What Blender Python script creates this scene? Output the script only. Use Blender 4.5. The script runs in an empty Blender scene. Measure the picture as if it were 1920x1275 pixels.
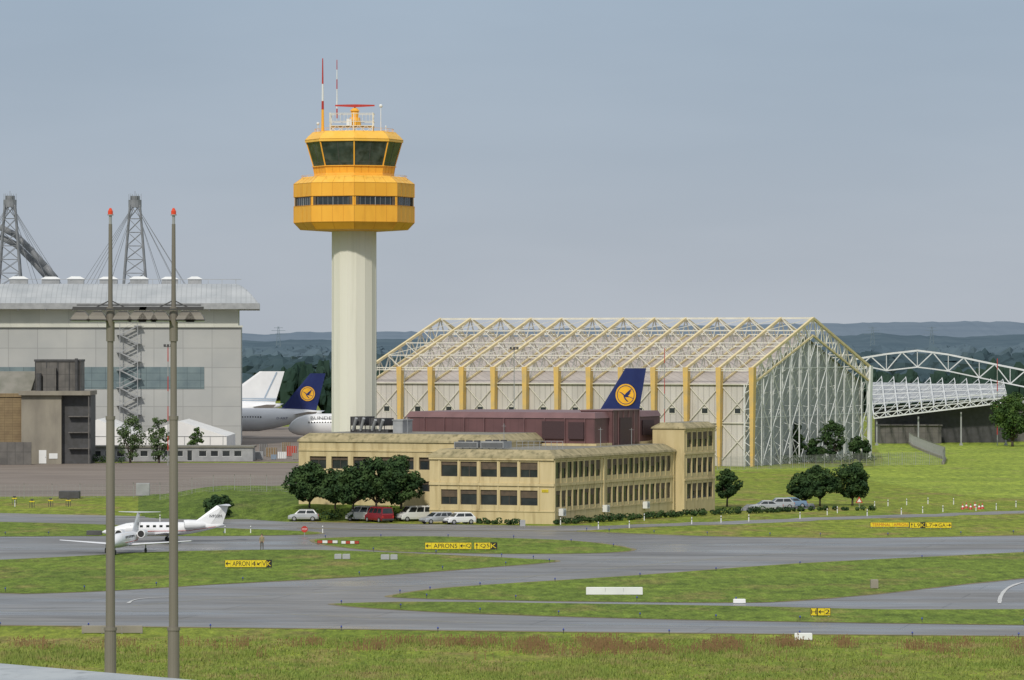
import bpy, math, random
from mathutils import Vector, Matrix, noise
R=random.Random(7)
sc=bpy.context.scene
F=8500.;H=23.;YH=640.
def G(px,py,z=0.0):
    D=F*(H-z)/(py-YH); return ((px-960)/F*D, D)
def XX(px,Y): return (px-960)/F*Y
def ZZ(py,Y): return H-(py-YH)*Y/F
rad=math.radians
# ---------------------------------------------------------------- materials
def newmat(name):
    m=bpy.data.materials.new(name); m.use_nodes=True
    return m,m.node_tree,m.node_tree.nodes['Principled BSDF']
def mat(name,c1,c2=None,scale=1.0,rough=.6,metal=0.,stretch=(1,1,1),detail=4,bump=0.,c3=None,scale3=None,lo=.35,hi=.65,panel=None,pdark=.6,spec=.5,t3=.48):
    m,nt,b=newmat(name)
    b.inputs['Roughness'].default_value=rough; b.inputs['Metallic'].default_value=metal
    b.inputs['Specular IOR Level'].default_value=spec
    if c2 is None: c2=tuple(x*.86 for x in c1)
    tc=nt.nodes.new('ShaderNodeTexCoord'); mp=nt.nodes.new('ShaderNodeMapping')
    mp.inputs['Scale'].default_value=stretch
    nt.links.new(tc.outputs['Object'],mp.inputs['Vector'])
    n=nt.nodes.new('ShaderNodeTexNoise'); n.inputs['Scale'].default_value=scale; n.inputs['Detail'].default_value=detail
    nt.links.new(mp.outputs[0],n.inputs['Vector'])
    r=nt.nodes.new('ShaderNodeValToRGB'); r.color_ramp.elements[0].position=lo; r.color_ramp.elements[1].position=hi
    r.color_ramp.elements[0].color=(*c1,1); r.color_ramp.elements[1].color=(*c2,1)
    nt.links.new(n.outputs['Fac'],r.inputs[0]); out=r.outputs[0]
    if c3:
        n3=nt.nodes.new('ShaderNodeTexNoise'); n3.inputs['Scale'].default_value=scale3; n3.inputs['Detail'].default_value=6
        nt.links.new(mp.outputs[0],n3.inputs['Vector'])
        r3=nt.nodes.new('ShaderNodeValToRGB'); r3.color_ramp.elements[0].position=t3; r3.color_ramp.elements[1].position=t3+.22
        r3.color_ramp.elements[0].color=(0,0,0,1); r3.color_ramp.elements[1].color=(1,1,1,1)
        nt.links.new(n3.outputs['Fac'],r3.inputs[0])
        mx=nt.nodes.new('ShaderNodeMixRGB'); mx.inputs[2].default_value=(*c3,1)
        nt.links.new(r3.outputs[0],mx.inputs[0]); nt.links.new(out,mx.inputs[1]); out=mx.outputs[0]
    if panel:
        sp=nt.nodes.new('ShaderNodeSeparateXYZ'); cb=nt.nodes.new('ShaderNodeCombineXYZ'); ad=nt.nodes.new('ShaderNodeMath')
        nt.links.new(tc.outputs['Object'],sp.inputs[0]); nt.links.new(sp.outputs[0],ad.inputs[0]); nt.links.new(sp.outputs[1],ad.inputs[1])
        nt.links.new(ad.outputs[0],cb.inputs[0]); nt.links.new(sp.outputs[2],cb.inputs[1])
        br=nt.nodes.new('ShaderNodeTexBrick'); br.offset=0; br.inputs['Scale'].default_value=1
        br.inputs['Brick Width'].default_value=panel[0]; br.inputs['Row Height'].default_value=panel[1]; br.inputs['Mortar Size'].default_value=panel[2]
        br.inputs['Color1'].default_value=(1,1,1,1); br.inputs['Color2'].default_value=(.92,.92,.92,1); br.inputs['Mortar'].default_value=(pdark,pdark,pdark,1)
        nt.links.new(cb.outputs[0],br.inputs['Vector'])
        mm=nt.nodes.new('ShaderNodeMixRGB'); mm.blend_type='MULTIPLY'; mm.inputs[0].default_value=1
        nt.links.new(out,mm.inputs[1]); nt.links.new(br.outputs['Color'],mm.inputs[2]); out=mm.outputs[0]
    nt.links.new(out,b.inputs['Base Color'])
    return m
def grassmat(name,a,b_,dry,dryamt=.5,s=1.):
    m,nt,b=newmat(name); b.inputs['Roughness'].default_value=.9; b.inputs['Specular IOR Level'].default_value=.1
    tc=nt.nodes.new('ShaderNodeTexCoord')
    def nz(sc_,det,st=(1,1,1)):
        mp=nt.nodes.new('ShaderNodeMapping'); mp.inputs['Scale'].default_value=st
        nt.links.new(tc.outputs['Object'],mp.inputs[0])
        n=nt.nodes.new('ShaderNodeTexNoise'); n.inputs['Scale'].default_value=sc_; n.inputs['Detail'].default_value=det; n.inputs['Roughness'].default_value=.65
        nt.links.new(mp.outputs[0],n.inputs['Vector']); return n.outputs['Fac']
    def ramp(f,p0,p1,c0=(0,0,0),c1=(1,1,1)):
        r=nt.nodes.new('ShaderNodeValToRGB'); r.color_ramp.elements[0].position=p0; r.color_ramp.elements[1].position=p1
        r.color_ramp.elements[0].color=(*c0,1); r.color_ramp.elements[1].color=(*c1,1); nt.links.new(f,r.inputs[0]); return r.outputs[0]
    def mix(f,x,y,mode='MIX'):
        q=nt.nodes.new('ShaderNodeMixRGB'); q.blend_type=mode
        if isinstance(f,float): q.inputs[0].default_value=f
        else: nt.links.new(f,q.inputs[0])
        nt.links.new(x,q.inputs[1]); 
        if isinstance(y,tuple): q.inputs[2].default_value=(*y,1)
        else: nt.links.new(y,q.inputs[2])
        return q.outputs[0]
    base=ramp(nz(.055*s,6),.38,.62,a,b_)
    fine=ramp(nz(.9*s,8,(1,.25,1)),.3,.7,(.50,.53,.55),(1.45,1.42,1.35))
    vf=ramp(nz(5*s,4,(1,.2,1)),.3,.7,(.65,.65,.65),(1.35,1.35,1.3))
    c=mix(ramp(nz(.13*s,8,(1,.5,1)),.62-dryamt*.2,.78-dryamt*.2),base,dry)
    c=mix(1.,c,fine,'MULTIPLY'); c=mix(1.,c,vf,'MULTIPLY')
    nt.links.new(c,b.inputs['Base Color'])
    return m
def asphaltmat(name,c1,c2,rough=.42):
    m,nt,b=newmat(name)
    tc=nt.nodes.new('ShaderNodeTexCoord')
    def nz(sc_,det,st=(1,1,1)):
        mp=nt.nodes.new('ShaderNodeMapping'); mp.inputs['Scale'].default_value=st; nt.links.new(tc.outputs['Object'],mp.inputs[0])
        n=nt.nodes.new('ShaderNodeTexNoise'); n.inputs['Scale'].default_value=sc_; n.inputs['Detail'].default_value=det; nt.links.new(mp.outputs[0],n.inputs['Vector']); return n.outputs['Fac']
    def ramp(f,p0,p1,c0,c1):
        r=nt.nodes.new('ShaderNodeValToRGB'); r.color_ramp.elements[0].position=p0; r.color_ramp.elements[1].position=p1
        r.color_ramp.elements[0].color=(*c0,1); r.color_ramp.elements[1].color=(*c1,1); nt.links.new(f,r.inputs[0]); return r.outputs[0]
    base=ramp(nz(.06,7,(.5,1.6,1)),.36,.64,c1,c2)
    fn=ramp(nz(.5,8,(.3,2.,1)),.35,.65,(.72,.72,.72),(1.22,1.22,1.22))
    st=ramp(nz(.22,6,(.12,1.3,1)),.55,.72,(1,1,1),(.62,.63,.65))
    br=nt.nodes.new('ShaderNodeTexBrick'); br.inputs['Scale'].default_value=1; br.inputs['Brick Width'].default_value=30; br.inputs['Row Height'].default_value=7.5; br.inputs['Mortar Size'].default_value=.09
    br.inputs['Color1'].default_value=(1,1,1,1); br.inputs['Color2'].default_value=(.88,.88,.88,1); br.inputs['Mortar'].default_value=(.6,.6,.6,1)
    mp=nt.nodes.new('ShaderNodeMapping'); mp.inputs['Rotation'].default_value=(0,0,rad(12)); nt.links.new(tc.outputs['Object'],mp.inputs[0]); nt.links.new(mp.outputs[0],br.inputs['Vector'])
    o=base
    for k in (fn,st,br.outputs['Color']):
        q=nt.nodes.new('ShaderNodeMixRGB'); q.blend_type='MULTIPLY'; q.inputs[0].default_value=1; nt.links.new(o,q.inputs[1]); nt.links.new(k,q.inputs[2]); o=q.outputs[0]
    nt.links.new(o,b.inputs['Base Color'])
    rr=ramp(nz(.05,5,(.6,2,1)),.4,.62,(rough-.16,)*3,(rough+.22,)*3); nt.links.new(rr,b.inputs['Roughness'])
    return m
M={}
M['grass']=grassmat('grass',(.16,.215,.030),(.225,.27,.040),(.25,.205,.075),.62)
M['isle']=grassmat('island_grass',(.160,.225,.036),(.12,.175,.030),(.215,.195,.065),.5)
M['sun_painted_lawn']=grassmat('sun_painted_grass',(.29,.36,.055),(.20,.265,.043),(.27,.28,.08),.3)  # brighter grass copy, sunshine painted into the colour
M['bank']=grassmat('shade_painted_bank_grass',(.09,.14,.024),(.13,.185,.033),(.15,.17,.055),.3)  # darker grass copy, shade on the bank painted into the colour
M['asphalt']=asphaltmat('asphalt',(.165,.162,.158),(.225,.222,.215))
M['road']=asphaltmat('road_asphalt',(.18,.176,.17),(.25,.245,.235),.55)
M['concrete_apron']=mat('concrete_apron',(.31,.25,.205),(.38,.315,.26),.08,.8,panel=(7.5,7.5,.06),stretch=(.4,1.5,1),c3=(.24,.195,.16),scale3=.12)
M['fringe']=mat('dirt_fringe',(.17,.15,.07),(.25,.21,.10),.5,.95)
M['ywall']=mat('beige_render',(.61,.505,.285),(.545,.445,.24),1.4,.8,stretch=(1,1,.16),c3=(.36,.28,.135),scale3=.9,t3=.54)
M['moss']=mat('mossy_roof',(.41,.345,.20),(.29,.25,.14),.9,.9,c3=(.17,.15,.08),scale3=1.6,t3=.5,stretch=(1,1,.5))
M['flat']=mat('roof_felt',(.24,.23,.20),(.17,.17,.14),.4,.9)
M['maroon']=mat('maroon_metal',(.150,.072,.074),(.125,.060,.062),.5,.55,panel=(1.2,50,.03),pdark=.7)
M['maroonlt']=mat('maroon_roof',(.20,.11,.112),(.16,.088,.09),.5,.5)
M['louvre']=mat('louvre',(.06,.03,.033),(.045,.022,.025),3,.6,stretch=(1,1,8))
M['glass']=mat('dark_glass',(.018,.024,.028),(.035,.042,.045),.8,.12,spec=.6)
M['cabglass']=mat('cab_glass',(.02,.035,.036),(.07,.09,.085),.6,.1,spec=.7,c3=(.015,.02,.02),scale3=.9)
M['blueglass']=mat('pale_glass',(.15,.20,.22),(.20,.26,.27),.3,.25,panel=(3,1.6,.05))
M['brownshut']=mat('shutter',(.12,.085,.055),(.08,.06,.04),2,.7)
M['frame']=mat('window_frame',(.09,.07,.05),(.06,.05,.04),2,.6)
M['yellow']=mat('tower_yellow',(.90,.455,.045),(.85,.41,.036),.5,.5,c3=(.76,.36,.032),scale3=.8,stretch=(1,1,.3),t3=.55)
M['yellowseam']=mat('yellow_seam',(.62,.30,.025),rough=.6)
M['yellowlt']=mat('yellow_top',(.90,.52,.085),(.86,.48,.06),.8,.5)
M['shaft']=mat('tower_concrete',(.74,.725,.635),(.69,.675,.58),.35,.8,stretch=(1,1,.06),c3=(.60,.59,.50),scale3=1.1,t3=.54)
M['white']=mat('white_paint',(.78,.79,.78),(.70,.71,.71),.5,.4)
M['planewhite']=mat('aircraft_white',(.80,.81,.83),(.74,.75,.77),.3,.25)
M['grey']=mat('grey_metal',(.36,.37,.38),(.28,.29,.30),.8,.5)
M['steel']=mat('pylon_steel',(.21,.22,.235),(.16,.17,.18),.8,.6)
M['polegrey']=mat('pole_grey',(.225,.205,.17),(.165,.15,.125),.7,.6,stretch=(1,1,.2))
M['darkgrey']=mat('dark_grey',(.07,.07,.075),(.05,.05,.05),1,.6)
M['midgrey']=mat('weathered_steel',(.15,.14,.13),(.10,.095,.09),.6,.6,panel=(1.5,2.4,.06),pdark=.6)
M['black']=mat('black_rubber',(.02,.02,.02),rough=.7)
M['red']=mat('red_paint',(.50,.04,.025),(.42,.03,.02),2,.5)
M['darkred']=mat('dark_red_paint',(.26,.02,.03),rough=.3)
M['orange']=mat('orange_lens',(.75,.07,.02),rough=.2)
M['hwall']=mat('hangar_wall',(.45,.455,.44),(.39,.40,.395),.12,.6,panel=(6.4,4.3,.09),pdark=.72)
M['hband']=mat('hangar_band',(.62,.62,.55),(.55,.56,.50),.2,.6,panel=(6.4,9,.06),pdark=.8)
M['concrete']=mat('concrete',(.29,.265,.215),(.22,.20,.165),.5,.85,stretch=(1,1,.4))
M['brick']=mat('brown_brick',(.27,.20,.11),(.21,.15,.085),.6,.85,panel=(1.5,.5,.03))
M['tent']=mat('tent_fabric',(.78,.78,.76),(.70,.70,.70),.3,.6)
M['clad']=mat('hangar_cladding',(.60,.575,.54),(.52,.495,.46),.25,.7,stretch=(1,1,.5),panel=(1.1,300,.09),pdark=.72)
M['cladroof']=mat('hangar_roof_cladding',(.49,.445,.415),(.41,.37,.345),.2,.7,panel=(1.6,300,.12),pdark=.8)
M['truss']=mat('cream_steel',(.76,.64,.38),(.66,.54,.29),.6,.6)
M['trussw']=mat('white_steel',(.72,.70,.62),(.62,.60,.52),.6,.6)
M['ycol']=mat('ochre_steel',(.72,.47,.13),(.58,.42,.17),.7,.6)
M['gwall']=mat('gable_cladding',(.38,.405,.41),(.32,.34,.35),.15,.6,panel=(2.2,300,.1),pdark=.75)
M['latt']=mat('gable_steel',(.72,.74,.74),(.62,.64,.64),.6,.6)
M['navy']=mat('navy_paint',(.012,.02,.11),(.016,.028,.13),.4,.3)
M['logo_y']=mat('logo_yellow',(.88,.46,.03),rough=.4)
M['signy']=mat('sign_yellow',(.80,.62,.02),(.74,.56,.02),3,.5)
M['signr']=mat('sign_red',(.45,.06,.03),rough=.5)
M['fence']=mat('galvanised_steel',(.34,.35,.34),(.27,.28,.27),1,.5)
M['leaf']=mat('leaf_green',(.035,.075,.018),(.075,.13,.028),.55,.75,lo=.4,hi=.62,spec=.2)
M['leafd']=mat('leaf_dark',(.020,.048,.016),(.052,.094,.027),.5,.75,lo=.4,hi=.62,spec=.2)
M['leafl']=mat('leaf_light',(.06,.10,.04),(.10,.15,.055),.6,.75,spec=.2)
M['bark']=mat('bark',(.09,.075,.055),(.05,.04,.03),4,.9)
M['haze3']=mat('far_hill_haze_tint',(.175,.222,.275),(.155,.202,.255),.01,1.,spec=0)  # bluish base colour holds the painted distance haze
M['haze2']=mat('far_forest_haze_tint',(.105,.148,.180),(.085,.125,.157),.02,1.,spec=0)  # haze over the far woods mixed into this blue-grey base
M['haze1']=mat('mid_forest_haze_tint',(.060,.092,.108),(.044,.073,.086),.05,1.,spec=0)  # weaker haze tint painted into the mid-distance tree colour
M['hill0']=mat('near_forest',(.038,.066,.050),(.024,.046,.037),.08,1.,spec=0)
M['silver']=mat('silver_paint',(.50,.52,.54),rough=.3,metal=.3)
M['skin']=mat('skin',(.45,.27,.19),rough=.6)
M['khaki']=mat('khaki_shirt',(.30,.25,.14),rough=.9)
M['trous']=mat('trousers',(.12,.11,.09),rough=.9)
M['blue']=mat('blue_lens',(.02,.05,.35),rough=.3)
M['straw']=mat('dry_weed',(.25,.155,.07),(.18,.11,.05),2,.9)
M['blade']=mat('grass_blade',(.17,.24,.04),(.23,.27,.06),.4,.9,c3=(.30,.25,.10),scale3=.25)
M['gline']=mat('line_white',(.62,.62,.60),(.45,.45,.44),1.5,.6)
M['yline']=mat('line_yellow',(.38,.35,.18),(.26,.25,.18),1.0,.6)
M['navygrey']=mat('blue_grey_paint',(.18,.28,.40),rough=.4)
M['palestripe']=mat('pale_blue_stripe',(.36,.46,.58),rough=.4)

# ---------------------------------------------------------------- builders
class MB:
    def __init__(s): s.v=[];s.f=[];s.m=[]
    def add(s,vs,fs,mi=0):
        b=len(s.v); s.v.extend(tuple(v) for v in vs); s.f.extend(tuple(i+b for i in f) for f in fs); s.m.extend([mi]*len(fs)); return s
    def hexa(s,p,mi=0):
        return s.add(p,[(0,3,2,1),(4,5,6,7),(0,1,5,4),(1,2,6,5),(2,3,7,6),(3,0,4,7)],mi)
    def box(s,x0,x1,y0,y1,z0,z1,mi=0):
        return s.hexa([(x0,y0,z0),(x1,y0,z0),(x1,y1,z0),(x0,y1,z0),(x0,y0,z1),(x1,y0,z1),(x1,y1,z1),(x0,y1,z1)],mi)
    def loft(s,rings,mi=0,cap=True,closed=True):
        n=len(rings[0]); vs=[p for r in rings for p in r]; fs=[]
        for i in range(len(rings)-1):
            for j in range(n if closed else n-1):
                k=(j+1)%n; fs.append((i*n+j,i*n+k,(i+1)*n+k,(i+1)*n+j))
        if cap and closed:
            fs.append(tuple(range(n-1,-1,-1))); fs.append(tuple((len(rings)-1)*n+j for j in range(n)))
        return s.add(vs,fs,mi)
    def tube(s,p0,p1,r0,r1=None,n=8,mi=0,ph=0.):
        if r1 is None: r1=r0
        p0=Vector(p0);p1=Vector(p1);d=(p1-p0)
        if d.length<1e-6: return s
        d.normalize(); a=Vector((0,0,1)) if abs(d.z)<.9 else Vector((1,0,0))
        u=d.cross(a).normalized(); w=d.cross(u)
        rs=[]
        for p,r in((p0,r0),(p1,r1)):
            rs.append([p+(u*math.cos(ph+2*math.pi*k/n)+w*math.sin(ph+2*math.pi*k/n))*r for k in range(n)])
        return s.loft(rs,mi)
    def beam(s,p0,p1,w,mi=0): return s.tube(p0,p1,w*.707,None,4,mi,math.pi/4)
    def poly(s,pts,mi=0): return s.add(pts,[tuple(range(len(pts)))],mi)
    def lattice(s,a0,a1,b0,b1,n,w,mi=0,chords=True):
        a0,a1,b0,b1=map(Vector,(a0,a1,b0,b1))
        if chords: s.beam(a0,a1,w*1.6,mi); s.beam(b0,b1,w*1.6,mi)
        for i in range(n):
            t0=i/n;t1=(i+1)/n
            if i%2==0: s.beam(a0.lerp(a1,t0),b0.lerp(b1,t1),w,mi)
            else: s.beam(b0.lerp(b1,t0),a0.lerp(a1,t1),w,mi)
        return s
def mk(name,mb,mats,parent=None,loc=(0,0,0),rot=0,smooth=False,label=None,category=None,group=None,kind=None,mesh=None):
    if mesh is None:
        me=bpy.data.meshes.new(name); me.from_pydata(mb.v,[],mb.f)
        if not isinstance(mats,(list,tuple)): mats=[mats]
        for m in mats: me.materials.append(M[m] if isinstance(m,str) else m)
        me.polygons.foreach_set('material_index',mb.m)
        if smooth: me.polygons.foreach_set('use_smooth',[True]*len(me.polygons))
        me.update()
    else: me=mesh
    o=bpy.data.objects.new(name,me); sc.collection.objects.link(o)
    o.location=loc; o.rotation_euler=(0,0,rot)
    if parent: o.parent=parent
    if label:o['label']=label
    if category:o['category']=category
    if group:o['group']=group
    if kind:o['kind']=kind
    return o
def thing(name,label,cat,loc=(0,0,0),rot=0,group=None):
    e=bpy.data.objects.new(name,None); sc.collection.objects.link(e); e.empty_display_size=1
    e.location=loc; e.rotation_euler=(0,0,rot); e['label']=label; e['category']=cat
    if group:e['group']=group
    return e
def ring(Rr,z,n,ph=0,cx=0,cy=0): return [(cx+Rr*math.cos(ph+2*math.pi*k/n),cy+Rr*math.sin(ph+2*math.pi*k/n),z) for k in range(n)]
_tc={}
def textmesh(t):
    if t in _tc: return _tc[t]
    c=bpy.data.curves.new('txt','FONT'); c.body=t; c.size=1; c.resolution_u=3
    o=bpy.data.objects.new('txt',c); sc.collection.objects.link(o)
    dg=bpy.context.evaluated_depsgraph_get(); me=bpy.data.meshes.new_from_object(o.evaluated_get(dg))
    vs=[v.co.copy() for v in me.vertices]; fs=[tuple(p.vertices) for p in me.polygons]
    bpy.data.objects.remove(o); bpy.data.curves.remove(c); bpy.data.meshes.remove(me)
    x0=min(v.x for v in vs);x1=max(v.x for v in vs);y0=min(v.y for v in vs);y1=max(v.y for v in vs)
    vs=[((v.x-x0)/(x1-x0),(v.y-y0)/(y1-y0)) for v in vs]
    _tc[t]=(vs,fs,(x1-x0)/(y1-y0)); return _tc[t]
def puttext(mb,t,org,ax,up,w,h,mi=0):
    vs,fs,_=textmesh(t); org=Vector(org);ax=Vector(ax).normalized();up=Vector(up).normalized()
    mb.add([org+ax*(x*w)+up*(y*h) for x,y in vs],fs,mi)
def crom(pts,per=8,closed=True):
    out=[];n=len(pts)
    rng=range(n) if closed else range(n-1)
    for i in rng:
        g=lambda k:pts[k%n] if closed else pts[max(0,min(n-1,k))]
        p0,p1,p2,p3=g(i-1),g(i),g(i+1),g(i+2)
        for j in range(per):
            t=j/per
            out.append(tuple(.5*((2*p1[c])+(-p0[c]+p2[c])*t+(2*p0[c]-5*p1[c]+4*p2[c]-p3[c])*t*t+(-p0[c]+3*p1[c]-3*p2[c]+p3[c])*t**3) for c in range(2)))
    if not closed: out.append(tuple(pts[-1]))
    return out
def ribbon(mb,pts,w,z,mi=0,closed=False):
    n=len(pts);L=[];Rr=[]
    for i in range(n):
        a=pts[(i-1)%n] if closed else pts[max(0,i-1)]; b=pts[(i+1)%n] if closed else pts[min(n-1,i+1)]
        d=Vector((b[0]-a[0],b[1]-a[1])); 
        if d.length<1e-6:d=Vector((1,0))
        d.normalize(); ww_=w*(1+.5*noise.noise(Vector((pts[i][0]*.3,pts[i][1]*.3,0)))); nx,ny=-d.y*ww_/2,d.x*ww_/2
        L.append((pts[i][0]+nx,pts[i][1]+ny,z)); Rr.append((pts[i][0]-nx,pts[i][1]-ny,z))
    vs=L+Rr; fs=[(i,i+1,n+i+1,n+i) for i in range(n-1)]
    if closed: fs.append((n-1,0,n,2*n-1))
    mb.add(vs,fs,mi)

# ---------------------------------------------------------------- ground
mb=MB(); 
xs=[-9000,-2500,-800,-300,300,800,2500,9000]; ys=[-60,200,600,1200,3000,7000,14000]
vs=[(x,y,0) for y in ys for x in xs]; n=len(xs)
mb.add(vs,[(j*n+i,j*n+i+1,(j+1)*n+i+1,(j+1)*n+i) for j in range(len(ys)-1) for i in range(n-1)])
mk('ground',mb,'grass',kind='structure')
def sheet(name,pts,m,z,smoothn=0):
    w=[G(*p) for p in (crom(pts,smoothn) if smoothn else pts)]
    mb=MB(); mb.poly([(x,y,z) for x,y in w]); 
    o=mk(name,mb,m,kind='structure'); return w
sheet('taxiway',[(-300,1172),(0,1173),(500,1178),(960,1184),(1450,1189),(1920,1193),(2300,1196),(2300,1000),(1920,1004),(1600,1009),(1350,1006),(1200,1001),(1090,997),(950,995),(700,993),(560,990),(400,980),(0,967),(-300,960)],'asphalt',.004)
isl={
'grass_island':[(640,1132),(780,1129),(1000,1131),(1380,1137),(1650,1143),(1920,1143),(2300,1142),(2300,1176),(1920,1172),(1500,1166),(1200,1160),(900,1151),(720,1142),(640,1135)],
'grass_island.001':[(735,1118),(800,1107),(900,1098),(1200,1079),(1500,1057),(1920,1036),(2300,1018),(2300,1045),(1920,1084),(1800,1096),(1640,1114),(1480,1127),(1380,1130),(1100,1128),(900,1125),(780,1122)],
'grass_island.002':[(1040,1053),(900,1065),(700,1080),(400,1096),(200,1108),(60,1113),(0,1112),(-300,1108),(-300,1060),(0,1050),(150,1043),(300,1035),(540,1031),(700,1035),(860,1042),(980,1048)],
'grass_island.003':[(590,1013),(640,1008),(780,1006),(900,1008),(1050,1013),(1130,1020),(1180,1029),(1170,1034),(1080,1038),(900,1038),(720,1033),(620,1023)],
'grass_island.004':[(-300,975),(0,979),(200,984),(400,990),(560,996),(600,1000),(560,1003),(420,1005),(200,1005),(0,1006),(-300,1006)],
}
fr=MB()
for k,p in isl.items():
    w=sheet(k,p,'isle',.035,6)
    ribbon(fr,w,1.1,.02,closed=True)
for seg in ([(-300,1172),(0,1173),(500,1178),(960,1184),(1450,1189),(1920,1193),(2300,1196)],[(2300,1000),(1920,1004),(1600,1009),(1350,1006),(1200,1001),(1090,997),(950,995),(700,993),(560,990)]):
    ribbon(fr,[G(*q) for q in crom(seg,6,False)],1.1,.021)
mk('taxiway_verge',fr,'fringe',kind='structure')
sheet('service_road',[(-300,960),(0,967),(400,980),(560,991),(1080,996),(1110,985),(1020,986),(800,983),(530,978),(440,972),(0,962),(-300,957)],'road',.008)
mb=MB(); ribbon(mb,[G(*q) for q in crom([(1040,994),(1200,986),(1400,979),(1560,972),(1750,966),(1920,960),(2200,952)],6,False)],7,.012); mk('access_road',mb,'road',kind='structure')
sheet('car_park',[(1385,958),(1530,954),(1525,944),(1400,946)],'road',.016)
sheet('concrete_apron',[(-300,932),(330,930),(620,915),(700,868),(-300,868)],'concrete_apron',.006)
sheet('sun_painted_lawn',[(1640,830),(1700,827),(2400,827),(2400,935),(1900,935),(1650,905),(1560,885),(1440,885),(1350,884),(1345,880),(1500,876),(1650,872)],'sun_painted_lawn',.01,4)  # sheet of brighter grass paints the sunlit patch
sheet('far_apron',[(-400,866),(690,866),(690,800),(-400,800)],'concrete_apron',.009)
mb=MB()
ribbon(mb,[G(*q) for q in crom([(1874,1132),(1876,1120),(1886,1106),(1905,1096),(1935,1090),(2000,1084)],6,False)],.35,.04)
ribbon(mb,[G(*q) for q in crom([(240,1132),(250,1126),(275,1122),(330,1120)],6,False)],.25,.04)
mk('painted_line',mb,'gline',kind='structure')
mb=MB()
for seg in ([(-100,1146),(200,1146),(500,1150),(900,1168),(1300,1174),(1920,1182)],[(250,1136),(420,1122),(700,1104),(1000,1080),(1250,1056),(1500,1036),(1920,1018)],[(-100,1030),(200,1026),(500,1018),(640,1026),(900,1046),(1100,1050),(1250,1044)]):
    ribbon(mb,[G(*q) for q in crom(seg,8,False)],.16,.0105)
mk('taxiway_centre_line',mb,'yline',kind='structure')
def ss(a,b,x):
    t=max(0,min(1,(x-a)/(b-a))); return t*t*(3-2*t)
def bankh(x,y):
    px=960+x/y*F
    t=ss(480,560,px); front=ss(584,612,y)*(1-t)+ss(580.5,588,y)*t
    return 1.7*front*(1-ss(668,684,y))*ss(250,430,px)*(1-ss(803,812,px))
mb=MB(); nx,ny=90,60
for j in range(ny+1):
    y=578+(690-578)*j/ny
    for i in range(nx+1):
        px=230+(820-230)*i/nx; x=XX(px,y); h=bankh(x,y)
        mb.v.append((x,y,h+.14*noise.noise(Vector((x*.3,y*.3,0)))*min(1,h)+(.03 if h>.02 else -.05)))
for j in range(ny):
    for i in range(nx):
        a=j*(nx+1)+i; mb.f.append((a,a+1,a+nx+2,a+nx+1)); mb.m.append(0)
mk('grass_bank',mb,'bank',smooth=True,kind='structure')

# ---------------------------------------------------------------- hills + forest
def hill(name,Y,prof,m,depth,seed):
    mb=MB(); n=260; prof=sorted(prof)
    def top(px):
        for a,b in zip(prof,prof[1:]):
            if a[0]<=px<=b[0]:
                t=(px-a[0])/(b[0]-a[0]); return a[1]+(b[1]-a[1])*t
        return prof[-1][1]
    rows=[[],[],[]]
    for i in range(n+1):
        px=prof[0][0]+(prof[-1][0]-prof[0][0])*i/n
        z=ZZ(top(px),Y)+noise.noise(Vector((i*.21,seed,0)))*Y/F*4+noise.noise(Vector((i*.9,seed,3)))*Y/F*2.2
        x=XX(px,Y); rows[0].append((x,Y-depth,-1)); rows[1].append((x,Y,z)); rows[2].append((x*1.05,Y+depth,-1))
    mb.loft(rows,closed=False); mk(name,mb,m,kind='structure')
hill('hill',8500,[(-600,640),(0,632),(450,627),(620,622),(760,622),(1100,615),(1540,606),(1700,604),(1920,603),(2500,608)],'haze3',900,1)
hill('hill.001',6000,[(-600,645),(450,640),(620,636),(760,636),(1100,632),(1540,628),(1650,626),(1800,632),(1920,626),(2500,630)],'haze2',600,5)
def blob(mb,c,rx,rz,seed,nlat=6,nlon=9,amp=.3):
    rings=[]
    for i in range(nlat+1):
        a=math.pi*i/nlat-math.pi/2
        rr=[]
        for j in range(nlon):
            b=2*math.pi*j/nlon
            d=Vector((math.cos(a)*math.cos(b),math.cos(a)*math.sin(b),math.sin(a)))
            k=1+amp*noise.noise(d*2.1+Vector((seed*3.7,seed,0)))*2
            rr.append((c[0]+d.x*rx*k,c[1]+d.y*rx*k,c[2]+d.z*rz*k))
        rings.append(rr)
    mb.loft(rings,cap=False)
def forest(name,Y,px0,px1,topfn,m,sp,rows=3,size=1.,sub=5):
    mb=MB(); k=0
    for r in range(rows):
        y=Y+r*sp*1.4; x=XX(px0,y)
        while x<XX(px1,y):
            px=960+x/y*F; zt=ZZ(topfn(px),y)*(1+R.uniform(-.13,.12))-(rows-1-r)*1.5; zt=max(zt,4)
            rr=sp*R.uniform(.5,.95)*size; k+=1
            for q in range(sub):
                blob(mb,(x+R.uniform(-.6,.6)*rr,y+R.uniform(-2,2),zt*(.5 if q==0 else R.uniform(.5,.82))),rr*(1 if q==0 else R.uniform(.3,.6)),zt*(.5 if q==0 else R.uniform(.14,.22)),k*3.1+q)
            x+=sp*R.uniform(.6,1.1)
    mk(name,mb,m,kind='stuff',category='wood',label='distant wood of dense broadleaf trees with haze painted into their colour')
forest('distant_wood',3600,-300,2300,lambda p:652 if p<1000 else 648,'haze2',17,3)
forest('distant_wood',2500,-300,2300,lambda p:668 if p<1000 else 664,'haze1',13,3)
forest('distant_wood',1750,-300,2300,lambda p:697 if p<1000 else 690,'haze1',11,3)
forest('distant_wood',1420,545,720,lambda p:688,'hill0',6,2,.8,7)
forest('distant_wood',1400,1600,2100,lambda p:698 if p<1780 else 688,'hill0',6,2,.8,7)

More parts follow.
